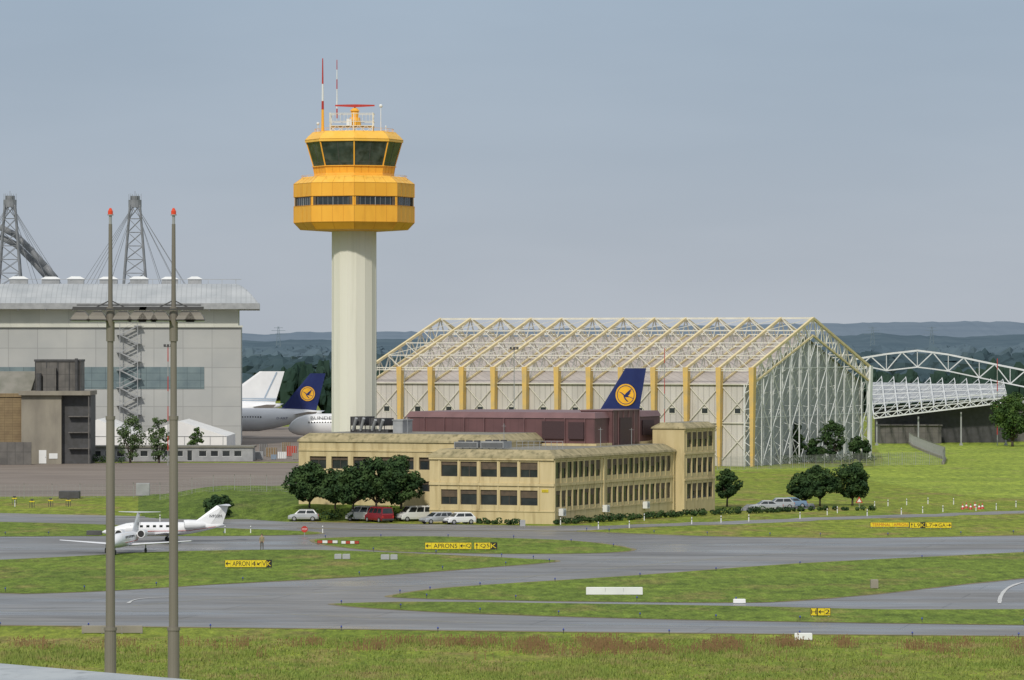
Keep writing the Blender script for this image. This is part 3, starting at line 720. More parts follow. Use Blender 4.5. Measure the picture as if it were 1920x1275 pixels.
mk('arch_truss',mb,'latt',A)
def C4(px,py,Y): return Vector((XX(px,Y),Y,ZZ(py,Y)))
fl,fr_,bl_,br_=C4(1638,784,1000),C4(1888,754,1000),C4(1630,714,1058),C4(1880,720,1058)
P0=lambda t,s,o=0.: fl.lerp(fr_,t).lerp(bl_.lerp(br_,t),s)+Vector((0,0,o))
mb=MB(); mb.poly([P0(0,.38,-.3),P0(1,.38,-.3),P0(1,1,-.3),P0(0,1,-.3)]); mk('roof',mb,mat('pale_roof',(.44,.46,.47),(.32,.34,.36),.3,.5),A)
mb=MB(); NI=11
for i in range(NI+1):
    for j in range(4):
        mb.beam(P0(i/NI,j/4,0),P0(i/NI,(j+1)/4,0),.13); mb.beam(P0(i/NI,j/4,1.3 if i%2 else 1.0),P0(i/NI,(j+1)/4,1.1),.16)
        if i<NI:
            mb.beam(P0(i/NI,j/4,1),P0((i+1)/NI,j/4,1),.18); mb.beam(P0(i/NI,j/4,1),P0((i+1)/NI,(j+1)/4),.12); mb.beam(P0(i/NI,j/4),P0((i+1)/NI,(j+1)/4,1),.12)
            mb.beam(P0(i/NI,j/4,0),P0((i+1)/NI,j/4,0),.16)
for i in range(NI*2):
    mb.beam(P0(i/NI/2,0,0 if i%2 else 1),P0((i+1)/NI/2,0,1 if i%2 else 0),.16)
mb.beam(P0(0,0,-.05),P0(1,0,-.05),.3)
mk('roof_space_frame',mb,'latt',A)
mb=MB()
mb.poly([(XX(1640,1030),1030,0),(XX(1885,1030),1030,0),(XX(1885,1030),1030,10.2),(XX(1640,1030),1030,8.2)],0); mk('rear_wall',mb,'darkgrey',A)
for p in (1642,1720,1800,1884):
    mb=MB(); x=XX(p,1003); mb.box(x,x+.3,1002,1002.4,0,5.4+3*(p-1640)/245); mb.box(x-.2,x+.5,1001.8,1002.6,0,.4); mk('column',mb,'grey',A)
mb=MB(); mb.box(XX(1650,1020),XX(1765,1020),1020,1026,0,4.0); mb.box(XX(1648,1020),XX(1767,1020),1019.6,1026.4,4.0,4.25); mk('inner_cabin',mb,'midgrey',A)
mb=MB(); mb.box(XX(1885,1040),XX(2250,1040),1040,1080,0,8.6,0); mb.box(XX(1885,1040),XX(2250,1040),1038,1082,8.6,9.6,1)
mk('side_hall',mb,['midgrey','grey'],A)

# ---------------------------------------------------------------- left hangar
HY=1002.
Lh=thing('maintenance_hangar','huge grey aircraft hangar with cable stayed roof','hangar',(XX(452,HY),HY,0),rad(3.1))
hx=-85.; XO=-XX(452,HY)
mb=MB(); mb.box(hx,0,0,45,-.2,26.3); mk('wall',mb,'hwall',Lh)
mb=MB(); mb.box(hx,-.6,-.4,44,26.3,30.2); mb.box(hx,.4,-.6,-.41,26.1,26.5); mk('upper_wall',mb,'hband',Lh)
mb=MB()
gx=[hx+(4.0-hx)*i/60 for i in range(61)]; gy=[-4+ (54)*j/30 for j in range(31)]
gx=sorted(set(gx+[4.0-.3*k for k in range(1,30)])); gy=sorted(set(gy+[-4+.3*k for k in range(1,30)]))
for y in gy:
    for x in gx:
        d=min((4.0-x)*1.5,(y+4)*.42,14); mb.v.append((x,y,31.2+4.7*math.sin(math.pi/2*max(0,min(1,d/8.5)))))
nn=len(gx)
for j in range(len(gy)-1):
    for i in range(nn-1): a=j*nn+i; mb.f.append((a,a+1,a+nn+1,a+nn)); mb.m.append(0)
hr=mat('standing_seam_roof',(.47,.49,.50),(.38,.405,.42),.15,.55)
nt=hr.node_tree; bs=nt.nodes['Principled BSDF']; src=bs.inputs['Base Color'].links[0].from_socket
tc_=nt.nodes.new('ShaderNodeTexCoord'); br=nt.nodes.new('ShaderNodeTexBrick'); br.offset=0; br.inputs['Scale'].default_value=1; br.inputs['Brick Width'].default_value=1.1; br.inputs['Row Height'].default_value=400; br.inputs['Mortar Size'].default_value=.09; br.inputs['Color1'].default_value=(1,1,1,1); br.inputs['Color2'].default_value=(.93,.93,.93,1); br.inputs['Mortar'].default_value=(.78,.78,.78,1)
mm=nt.nodes.new('ShaderNodeMixRGB'); mm.blend_type='MULTIPLY'; mm.inputs[0].default_value=1; nt.links.new(tc_.outputs['Object'],br.inputs['Vector']); nt.links.new(src,mm.inputs[1]); nt.links.new(br.outputs['Color'],mm.inputs[2]); nt.links.new(mm.outputs[0],bs.inputs['Base Color'])
mk('roof',mb,hr,Lh,smooth=True)
mb=MB(); mb.box(hx,4.1,-4.15,-3.9,30.1,31.4); mb.box(3.9,4.1,-3.9,45,30.1,31.4); mb.box(hx,3.9,-3.9,45,30.1,30.3)
mk('roof_fascia',mb,'grey',Lh)
for (x,y,w) in [(-80,18,4),(-73,22,3.6),(-67,18,4),(-60,22,3.6),(-52,18,4.),(-45,22,4),(-39,18,3.6),(-32,22,4),(-25,18,4),(-18,22,3.6),(-12,18,3)]:
    mb=MB(); mb.box(x,x+w,y,y+4,35.8,37.0,0)
    mb.loft([[(x-.3,y-.3,37.0),(x+w+.3,y-.3,37.0),(x+w+.3,y+4.3,37.0),(x-.3,y+4.3,37.0)],[(x+.8,y+.8,37.6),(x+w-.8,y+.8,37.6),(x+w-.8,y+3.2,37.6),(x+.8,y+3.2,37.6)]],1)
    mk('roof_skylight',mb,['grey','white'],Lh)
mb=MB()
for k in range(28): mb.box(hx+k*3.1,hx+k*3.1+.1,15.9,16.0,35.8,36.9)
mb.box(hx,0,15.9,16,36.85,36.95)
mk('roof_railing',mb,'grey',Lh)
mb=MB(); mb.box(XX(148,HY)+XO,XX(383,HY)+XO,-.12,-.02,ZZ(729,HY),ZZ(688,HY)); mk('window_band',mb,'blueglass',Lh)
mb=MB(); mb.box(hx,XX(148,HY)+XO-.3,-.12,-.02,ZZ(729,HY),ZZ(688,HY)); mk('window_band',mb,'blueglass',Lh)
mb=MB(); sx0=XX(226,HY)+XO; sx1=XX(259,HY)+XO; z=5.; k=0
while z<25.5:
    a,b=(sx0,sx1) if k%2==0 else (sx1,sx0)
    mb.beam((a,-1.8,z),(b,-1.8,z+1.9),.24); mb.beam((a,-1.0,z),(b,-1.0,z+1.9),.24); mb.beam((a,-1.8,z+1),(b,-1.8,z+2.9),.08)
    mb.box(b-.8,b+.8,-2,-.1,z+1.85,z+2.0); mb.beam((b-.8,-2,z+3),(b+.8,-2,z+3),.08)
    z+=1.95;k+=1
for x in(sx0,sx1): mb.beam((x,-1.9,0),(x,-1.9,27),.16)
mk('external_stair',mb,'grey',Lh)
mb=MB()
for i in range(14): mb.box(hx+6*i,hx+6*i+.25,-3.9,-.3,29.8,30.1)
mk('eave_bracket',mb,'grey',Lh)
def pylon(px,Yp=1040):
    x=XX(px,Yp)+XO+1.9; y=Yp-HY; mb=MB(); zb=35.5; zt=ZZ(385,Yp); w0,w1=2.6,1.15
    cor=lambda w,z:[(x-w,y-w,z),(x+w,y-w,z),(x+w,y+w,z),(x-w,y+w,z)]
    b=cor(w0,zb);t=cor(w1,zt)
    for i in range(4):
        j=(i+1)%4; mb.tube(b[i],t[i],.27,.23,8)
        n=6
        for k in range(n):
            lo=lambda c,t_:Vector(b[c]).lerp(Vector(t[c]),t_)
            mb.beam(lo(i,k/n),lo(j,(k+1)/n),.12); mb.beam(lo(j,k/n),lo(i,(k+1)/n),.12); mb.beam(lo(i,k/n),lo(j,k/n),.12)
    mb.tube((x,y,zt-.5),(x,y,zt+1.2),1.5,1.5,12); mb.tube((x,y,zt+1.2),(x,y,zt+2.1),1.1,1.1,12)
    for a in range(6): mb.beam((x+1.4*math.cos(a),y+1.4*math.sin(a),zt+1),(x+1.4*math.cos(a),y+1.4*math.sin(a),zt+2.6),.08)
    mb.beam((x,y,zt+2),(x,y,zt+3.2),.1)
    mk('roof_pylon',mb,'steel',Lh)
    for dx in(-11.5,-9.5,-6,6,9.5,11.5):
        for dy in(-14,8):
            cb=MB(); cb.beam((x,y,zt+.5),(x+dx,y+dy,36),.07); mk('stay_cable',cb,'steel',Lh)
pylon(22); pylon(255)
mb=MB(); yb=1040-HY
pts=[(-55,432),(0,425),(30,440),(60,470),(85,498),(105,522)]
for o in(0,2.2):
    for a,b in zip(pts,pts[1:]): mb.tube((XX(a[0],1040)+XO+1.9,yb+6+o,ZZ(a[1],1040)-o),(XX(b[0],1040)+XO+1.9,yb+6+o,ZZ(b[1],1040)-o),.75,.75,10)
mk('roof_arch_tube',mb,'steel',Lh,smooth=True)

# ---------------------------------------------------------------- front-left annex
AY=850.; ax=lambda p:XX(p,AY); az=lambda p:ZZ(p,AY)
An=thing('workshop_building','concrete and brown brick workshop with steel roof plant','building',(0,0,0))
mb=MB(); mb.box(ax(40),ax(115),AY,AY+14,-.2,az(741)); mb.box(ax(36),ax(170),AY-1.0,AY+13,az(741)+.003,az(733)); mk('stair_block',mb,'concrete',An)
mb=MB(); mb.box(ax(-300),ax(38),AY+3,AY+25,-.2,az(746)); mb.box(ax(-300),ax(38),AY+2.8,AY+24,az(745),az(738)); mk('brick_wall',mb,'brick',An)
mb=MB(); mb.loft([[(ax(-300),AY+4,az(738)),(ax(52),AY+4,az(738)),(ax(52),AY+20,az(738)),(ax(-300),AY+20,az(738))],[(ax(-300),AY+9,az(697)),(ax(60),AY+9,az(697)),(ax(60),AY+15,az(697)),(ax(-300),AY+15,az(697))]]); mk('pitched_roof',mb,'flat',An)
mb=MB(); mb.box(ax(115)+.02,ax(168),AY+1.6,AY+12,-.2,az(741)-.05,0)
for z in range(3): mb.box(ax(128),ax(166),AY+.3,AY+1.5,2.8+z*3,3.0+z*3,1)
mb.beam((ax(167),AY-.6,0),(ax(167),AY-.6,az(742)),.2,1)
mk('shade_painted_wall',mb,['darkgrey','midgrey'],An)  # dark grey paints the shade on the side under the slab
mb=MB(); mb.box(ax(64),ax(150),AY+2,AY+9,az(733),az(678),0); mb.box(ax(62),ax(151),AY+1.8,AY+9.2,az(678),az(674),1)
for i in range(5):
    x=ax(64)+i*(ax(149)-ax(64))/4; mb.beam((x,AY+1.9,az(733)),(x,AY+1.9,az(678)),.12,1)
mb.box(ax(80),ax(104),AY+.8,AY+1.95,az(733),az(690),0); mb.tube((ax(72),AY+1.2,az(733)),(ax(72),AY+1.2,az(700)),.5,.5,10,1); mb.tube((ax(142),AY+1.2,az(733)),(ax(142),AY+1.2,az(672)),.3,.3,10,1)
mk('roof_plant',mb,['midgrey','darkgrey'],An)
mb=MB(); mb.box(ax(-300),ax(65),AY-6,AY-5.7,0,ZZ(829,AY-6)); mk('corrugated_screen',mb,'midgrey',An)
mb=MB(); mb.box(ax(73),ax(87),AY-.08,AY-.01,.1,2.6,0); mb.box(ax(85),ax(86),AY-.14,AY-.08,1.2,1.35,1); mk('door',mb,['white','grey'],An)
mb=MB(); mb.box(ax(92),ax(108),AY-.1,AY-.02,1.0,2.,0); mk('wall_notice',mb,'white',An)
LB=thing('low_office','long low flat roofed grey office cabin with windows','building',(0,0,0)); LY=870.
mb=MB(); lx0,lx1=XX(165,LY),XX(474,LY)
ops=[]
x=lx0+1; k=0
while x+1.8<lx1-.5:
    if k%5==3: ops.append((x,x+1.0,0.05,2.1))
    else: ops.append((x,x+1.5,.9,2.0))
    x+=2.25;k+=1
lmp=lambda a,z,d:(a,LY+d,z)
facade(mb,lx0,lx1,-.1,2.6,ops,lmp,.2); mb.poly([(lx1,LY,-.1),(lx1,LY+8,-.1),(lx1,LY+8,2.6),(lx1,LY,2.6)])
mb2=MB(); mb2.box(lx0-.3,lx1+.3,LY-.3,LY+8.3,2.6,2.9)
mk('wall',mb,'grey',LB); mk('roof',mb2,'flat',LB)
for i,o in enumerate(ops): window(LB,o,lmp,.15,0,0,('glass','white','white'))
TT=thing('white_tent','long white fabric storage tent with low pitched roof','tent',(0,0,0)); ty=955.
def gable(mb,x0,x1,y0,y1,ze,zr): 
    xm=(x0+x1)/2
    mb.loft([[(x0,y0,0),(x0,y0,ze),(xm,y0,zr),(x1,y0,ze),(x1,y0,0)],[(x0,y1,0),(x0,y1,ze),(xm,y1,zr),(x1,y1,ze),(x1,y1,0)]])
for a_,b_,c_,d_ in((120,245,3.6,6.6),(246,425,3.0,6.2)):
    mb=MB(); gable(mb,XX(a_,ty),XX(b_,ty),ty,ty+30,c_,d_); mk('fabric_shell',mb,'tent',TT)
mb=MB()
for p in range(130,425,24): mb.beam((XX(p,ty),ty-.05,0),(XX(p,ty),ty-.05,3.0),.1)
mb.beam((XX(120,ty),ty-.05,3.0),(XX(425,ty),ty-.05,3.0),.1)
mk('tent_frame',mb,'grey',TT)

# ---------------------------------------------------------------- airliners
def crane(mb,cx,cz,r,y,sg,mi_d,mi_c):
    n=28; mb.poly([(cx+r*math.cos(2*math.pi*k/n),y,cz+r*math.sin(2*math.pi*k/n)) for k in range(n)],mi_d)
    y2=y+.02*sg; ri=r*.86
    vs=[];
    for k in range(n):
        a=2*math.pi*k/n; vs.append((cx+ri*math.cos(a),y2,cz+ri*math.sin(a))); vs.append((cx+ri*.93*math.cos(a),y2,cz+ri*.93*math.sin(a)))
    mb.add(vs,[(2*k,(2*k+2)%(2*n),(2*k+3)%(2*n),2*k+1) for k in range(n)],mi_c)
    def S(pts,o=0): mb.poly([(cx+a*r,y2+o*sg,cz+b*r) for a,b in pts],mi_c)
    S([(.72,.30),(.40,.22),(.12,.02),(-.25,-.12),(-.30,-.22),(.05,-.20),(.30,.02),(.46,.16)])
    S([(.12,.0),(-.05,.18),(-.45,.50),(-.62,.52),(-.40,.30),(-.55,.34),(-.35,.14),(-.48,.14),(-.2,-.1)],.004)
    S([(.1,-.1),(.0,-.32),(-.28,-.62),(-.12,-.60),(.12,-.36),(.24,-.08)],.006)
    S([(-.2,-.14),(-.74,-.36),(-.72,-.30),(-.24,-.1)],.008)
def airliner(label,loc,heading,L=54.,Rf=2.75,zc=4.5,zt=16.3,fin='planewhite',logo=0,lr=.18,stripes=False,text=None,reg=None,chord=1.):
    e=thing('airliner',label,'aircraft',loc,heading)
    prof=[(0,.12,.62),(.03,.26,.56),(.08,.46,.45),(.15,.70,.27),(.22,.88,.11),(.29,1,0),(.6,1,0),(.86,1,0),(.915,.93,-.04),(.955,.76,-.11),(.98,.52,-.2),(.993,.28,-.27),(1.,.05,-.32)]
    mb=MB(); mb.loft([[(x*L,Rf*r*math.cos(2*math.pi*k/24),zc+Rf*dz+Rf*r*math.sin(2*math.pi*k/24)) for k in range(24)] for x,r,dz in prof]); mk('fuselage',mb,'planewhite',e,smooth=True)
    zr=zc+Rf*.75
    def fsec(t):
        te=.025*L*(1-t)-.018*L*t; c=(.17*L*(1-t)+.07*L*t)*chord; return te+c,te
    mb=MB(); rings=[]
    for t in(0,.1,1.):
        le,te=fsec(t); 
        if t==0: le+=2.5
        th=.32*(1-t)+.14*t; z=zr+(zt-zr)*t; c=le-te
        rings.append([(le,0,z),(le-.1*c,th*.8,z),(te+.5*c,th,z),(te,0.02,z),(te+.5*c,-th,z),(le-.1*c,-th*.8,z)])
    mb.loft(rings); mk('tail_fin',mb,fin,e)
    if stripes:
        for sg in(1,-1):
            mb=MB()
            for t0,t1 in((.10,.13),(.16,.18)):
                l0,e0_=fsec(t0);l1,e1_=fsec(t1); mb.poly([(l0,.36*sg,zr+(zt-zr)*t0),(e0_,.36*sg,zr+(zt-zr)*t0),(e1_,.36*sg,zr+(zt-zr)*t1),(l1,.36*sg,zr+(zt-zr)*t1)])
            l0,e0_=fsec(.19);l1,e1_=fsec(.98)
            mb.poly([(e0_+3.3,.35*sg,zr+(zt-zr)*.19),(e0_+3.,.35*sg,zr+(zt-zr)*.19),(e1_+1.8,.35*sg,zr+(zt-zr)*.98),(e1_+2.1,.35*sg,zr+(zt-zr)*.98)])
            mk('tail_stripe',mb,'palestripe',e)
    if logo:
        t=logo; le,te=fsec(t); cx=(le+te)/2-.2; cz=zr+(zt-zr)*t; r=(zt-zr)*lr
        for sg in(1,-1):
            mb=MB(); crane(mb,cx,cz,r,.36*sg,sg,0,1); mk('tail_emblem',mb,['logo_y','navy'],e)
    for sg in(1,-1):
        mb=MB(); z0=zc+Rf*.45
        mb.loft([[(.135*L,sg*.6,z0),(.09*L,sg*.6,z0+.25),(.03*L,sg*.6,z0),(.09*L,sg*.6,z0-.2)],[(.045*L,sg*8.,z0+.8),(.03*L,sg*8.,z0+.9),(.002*L,sg*8.,z0+.8),(.03*L,sg*8.,z0+.72)]]); mk('tailplane',mb,'planewhite',e)
        mb=MB(); z0=zc-Rf*.6
        mb.loft([[(.64*L,sg*1.5,z0),(.54*L,sg*1.5,z0+.6),(.42*L,sg*1.5,z0+.1),(.54*L,sg*1.5,z0-.5)],[(.42*L,sg*22,z0+2.),(.40*L,sg*22,z0+2.15),(.37*L,sg*22,z0+2.),(.40*L,sg*22,z0+1.9)]]); mk('wing',mb,'grey',e)
        mb=MB(); xe=.64*L; ye=sg*8; ze=zc-Rf*.62-.6
        mb.loft([ [(xx,ye+rr*math.cos(2*math.pi*k/16),ze+rr*math.sin(2*math.pi*k/16)) for k in range(16)] for xx,rr in((xe-4.6,.5),(xe-3,1.05),(xe-1,1.3),(xe,1.2),(xe,1.05),(xe-.4,.95))]); mk('engine',mb,'planewhite',e,smooth=True)
    for x,y in((.86*L,0),(.5*L,3),(.5*L,-3)):
        mb=MB(); mb.tube((x,y,.5),(x,y,zc-Rf*.5),.14,.14,8,1)
        for dx in((-.7,.7) if y else (0,)):
            for dy in(-.35,.35): mb.tube((x+dx,y+dy-.18,.55),(x+dx,y+dy+.18,.55),.55,.55,16,0)
        mk('landing_gear',mb,['black','grey'],e)
    mb=MB()
    for sg in(1,-1):
        x=.27*L
        while x<.9*L:
            th=rad(14); y=Rf*math.cos(th)+.012
            mb.box(x,x+.28,min(sg*y,sg*(y-.04)),max(sg*y,sg*(y-.04)),zc+Rf*math.sin(th)-.18,zc+Rf*math.sin(th)+.2); x+=.62
    for sg in(1,-1): mb.poly([(.945*L,sg*Rf*.62,zc+.28*Rf),(.968*L,sg*Rf*.47,zc+.2*Rf),(.962*L,sg*Rf*.35,zc+.5*Rf-.25),(.942*L,sg*Rf*.5,zc+.6*Rf-.25)])
    mk('cabin_windows',mb,'glass',e)
    if text:
        mb=MB(); x=.885*L
        puttext(mb,text,(x,Rf*.86+.30,zc+Rf*.50),(-1,0,0),(0,0,1),.5*L,.7)
        mk('fuselage_lettering',mb,'darkgrey',e)
    if reg:
        mb=MB(); puttext(mb,reg,(.2*L,Rf*.93,zc+.15),(-1,0,0),(0,0,1),2.6,.5); mk('registration',mb,'navy',e)
    return e
airliner('white airliner with navy tail and yellow crane emblem',(XX(603,1075),1075,0),rad(176),52,2.75,4.4,15.4,'navy',.46,.195,reg='D-AIKP')
airliner('white airliner with plain white tail and blue stripes',(XX(526,1180),1180,0),rad(176),58,2.8,4.6,15.2,'planewhite',0,stripes=True,chord=1.6)
airliner('white government airliner with black lettering and windows',(XX(540,1035)+46,1035,0),rad(179),46,2.6,3.9,15.,'planewhite',text='BUNDESREPUBLIK DEUTSCHLAND')
airliner('airliner with navy tail and yellow crane emblem by hangar',(XX(1203,795),795,0),rad(180)+GR,49,2.6,4.6,18.3,'navy',.60,.165,chord=1.15)

# ---------------------------------------------------------------- business jets
def bizjet(label,loc,heading):
    e=thing('business_jet',label,'aircraft',loc,heading,'business jets parked on the taxiway'); L=14.0;Rf=.78;zc=1.5
    prof=[(0,.1,.55),(.06,.3,.42),(.16,.58,.25),(.28,.85,.08),(.4,1,0),(.72,1,0),(.8,.9,-.05),(.87,.68,-.2),(.93,.47,-.32),(.98,.24,-.42),(1,.05,-.46)]
    mb=MB(); mb.loft([[((x-.5)*L,Rf*r*math.cos(2*math.pi*k/20),zc+Rf*dz+Rf*r*math.sin(2*math.pi*k/20)) for k in range(20)] for x,r,dz in prof]); mk('fuselage',mb,'planewhite',e,smooth=True)
    for sg in(1,-1):
        w=MB(); w.loft([[(1.0,sg*.5,zc-.6),(.1,sg*.5,zc-.44),(-1.7,sg*.5,zc-.6),(.1,sg*.5,zc-.73)],[(-.1,sg*7.3,zc-.15),(-.4,sg*7.3,zc-.1),(-1.1,sg*7.3,zc-.15),(-.4,sg*7.3,zc-.19)]]); mk('wing',w,'planewhite',e)
        w=MB(); ye=sg*1.25; ze=zc+.5
        w.loft([[(xx,ye+rr*math.cos(2*math.pi*k/16),ze+rr*math.sin(2*math.pi*k/16)) for k in range(16)] for xx,rr in((-4.8,.25),(-4.2,.4),(-2.9,.48),(-2.4,.45),(-2.4,.36))],0)
        w.poly([(-2.36,ye+.36*math.cos(2*math.pi*k/16),ze+.36*math.sin(2*math.pi*k/16)) for k in range(16)],1)
        w.box(-4.2,-3.0,min(sg*.6,sg*1.0),max(sg*.6,sg*1.0),ze-.08,ze+.08,0)
        mk('engine',w,['planewhite','black'],e)
    w=MB(); w.loft([[(-3.2,0,zc+.5),(-5.4,.24,zc+.5),(-6.8,0,zc+.5),(-5.4,-.24,zc+.5)],[(-6.1,0,4.15),(-6.9,.17,4.15),(-7.5,0,4.15),(-6.9,-.17,4.15)]]); mk('tail_fin',w,'planewhite',e)
    w=MB()
    for sg in(1,-1): w.loft([[(-6.2,0,4.18),(-6.9,0,4.26),(-7.7,0,4.18),(-6.9,0,4.12)],[(-7.1,sg*2.35,4.21),(-7.35,sg*2.35,4.24),(-7.7,sg*2.35,4.21),(-7.35,sg*2.35,4.18)]])
    mk('tailplane',w,'planewhite',e)
    for sg in(1,-1):
        w=MB(); puttext(w,'N933M',((-5.3 if sg>0 else -6.7),sg*.25,2.8),(-sg,0,0),(0,0,1),1.4,.32); mk('registration',w,'darkgrey',e)
    w=MB()
    for sg in(1,-1):
        for k in range(6): w.box(-1.4+k*.75,-1.05+k*.75,min(sg*.71,sg*.76),max(sg*.71,sg*.76),zc+.2,zc+.46)
        w.poly([(3.9,sg*.68,zc+.15),(4.75,sg*.48,zc-.02),(4.5,sg*.16,zc+.36),(3.9,sg*.22,zc+.64),(3.7,sg*.58,zc+.45)])
    mk('windows',w,'glass',e)
    w=MB()
    for sg in(1,-1):
        w.beam((-6.0,sg*.35,zc+.24),(-3.,sg*.70,zc-.2),.05); w.beam((-3.,sg*.75,zc-.2),(3.,sg*.76,zc-.25),.05)
    mk('fuselage_stripe',w,'signr',e)
    for x,y in((4.7,0),(-.5,2.2),(-.5,-2.2)):
        w=MB(); w.tube((x,y,.25),(x,y,zc-.5),.06,.06,6,1); w.tube((x,y-.09,.27),(x,y+.09,.27),.27,.27,14,0); mk('landing_gear',w,['black','grey'],e)
    return e
x,y=G(234,1037); bizjet('white business jet with T-tail facing the viewer',(x,y,0),rad(-90-8))
x,y=G(306,1016); bizjet('white business jet with T-tail seen from its side',(x,y,0),rad(180+6))

# ---------------------------------------------------------------- cars
def car(kind,paint,label,px,py,rot,group='cars parked by the office building'):
    x,y=G(px,py); e=thing('parked_car' if kind!='van' else 'parked_van',label,'car' if kind!='van' else 'van',(x,y,.02),rot,group)
    S={'hatch':dict(L=3.9,W=1.7,top=[(-1.95,.85),(-1.8,.95),(.85,.95),(1.75,.78),(1.95,.6)],cab=[(-1.8,-1.35,.55,1.15)],H=1.5,belt=.93),
       'sedan':dict(L=4.5,W=1.75,top=[(-2.25,.8),(-2.1,.95),(1.0,.92),(2.0,.75),(2.25,.55)],cab=[(-1.55,-.75,.45,1.2)],H=1.42,belt=.92),
       'wagon':dict(L=4.5,W=1.75,top=[(-2.25,.8),(-2.15,.95),(1.0,.92),(2.0,.75),(2.25,.55)],cab=[(-2.15,-1.75,.45,1.2)],H=1.48,belt=.92),
       'van':dict(L=4.7,W=1.88,top=[(-2.35,1.0),(-2.3,1.1),(1.55,1.1),(2.2,.9),(2.35,.65)],cab=[(-2.3,-2.15,1.0,1.75)],H=1.95,belt=1.08)}[kind]
    W=S['W']/2; mb=MB(); rings=[]
    for xx,zz in S['top']:
        k=.9 if abs(xx)>S['L']/2-.12 else 1.
        rings.append([(xx,-W*k*.96,.28),(xx,-W*k,.5),(xx,-W*k*.97,zz-.06),(xx,-W*k*.86,zz),(xx,W*k*.86,zz),(xx,W*k*.97,zz-.06),(xx,W*k,.5),(xx,W*k*.96,.28)])
    mb.loft(rings); mk('body',mb,paint,e)
    rb_,rr_,rf_,fb_=S['cab'][0]; b=S['belt'];h=S['H']; w0=W*.92;w1=W*.74
    mb=MB(); mb.loft([[(rb_,-w0,b-.03),(fb_,-w0,b-.03),(fb_,w0,b-.03),(rb_,w0,b-.03)],[(rr_,-w1,h-.07),(rf_,-w1,h-.07),(rf_,w1,h-.07),(rr_,w1,h-.07)],[(rr_+.15,-w1+.12,h),(rf_-.15,-w1+.12,h),(rf_-.15,w1-.12,h),(rr_+.15,w1-.12,h)]]); mk('roof',mb,paint,e)
    g=MB()
    def lerp(a,b_,t): return a+(b_-a)*t
    for sg in(1,-1):
        n=2 if kind in('hatch','sedan') else 3
        for i in range(n):
            t0=.05+.9*i/n+.02;t1=.05+.9*(i+1)/n-.02
            u0,u1=.14,.88
            P=lambda t,u:(lerp(lerp(rb_,fb_,t),lerp(rr_,rf_,t),u),sg*(lerp(w0,w1,u)+.012),lerp(b-.03,h-.07,u))
            g.poly([P(t0,u0),P(t1,u0),P(t1,u1),P(t0,u1)])
    for (xb,xt,s_) in((fb_,rf_,1),(rb_,rr_,-1)):
        P=lambda v,u:(lerp(xb,xt,u)+.015*s_,v*lerp(w0,w1,u)*.88,lerp(b-.03,h-.07,u)+.005)
        g.poly([P(-1,.12),P(1,.12),P(1,.9),P(-1,.9)])
    mk('windows',g,'glass',e)
    for xx in(-S['L']/2+.75,S['L']/2-.8):
        for sg in(1,-1):
            wv=MB(); wv.tube((xx,sg*(W-.2),.31),(xx,sg*(W+.01),.31),.31,.31,18,0); wv.tube((xx,sg*(W+.01),.31),(xx,sg*(W+.02),.31),.19,.17,12,1); mk('wheel',wv,['black','grey'],e)
    fz=S['top'][-1][1]
    for sg in(1,-1):
        w=MB(); w.box(S['L']/2-.22,S['L']/2-.01,min(sg*(W-.42),sg*(W-.08)),max(sg*(W-.42),sg*(W-.08)),fz-.08,fz+.1); mk('headlight',w,'silver',e)
        w=MB(); w.box(-S['L']/2-.01,-S['L']/2+.1,min(sg*(W-.3),sg*(W-.08)),max(sg*(W-.3),sg*(W-.08)),.62,.85); mk('tail_light',w,'red',e)
    for bx in((S['L']/2-.08,S['L']/2+.04,.28,.46),(-S['L']/2-.04,-S['L']/2+.08,.28,.5)):
        w=MB(); w.box(bx[0],bx[1],-W+.12,W-.12,bx[2],bx[3]); mk('bumper',w,'darkgrey',e)
    return e
car('hatch','silver','small silver hatchback parked on the service road',569,977,rad(180))
car('van','white','white van parked beneath the trees',683,977,rad(150))
car('van','darkred','dark red van parked beside a white van',711,979,rad(120))
car('van','white','tall white van parked at the office wall',778,977,rad(208))
car('wagon','silver','silver estate car parked by the office wall',820,982,rad(212))
car('hatch','white','small white hatchback parked by the office wall',862,983,rad(205))
car('sedan','silver','silver saloon car in the small car park',1436,958,rad(190))
car('hatch','silver','silver hatchback in the small car park',1462,954,rad(190))
car('sedan','navygrey','blue grey saloon car in the small car park',1482,952,rad(190))

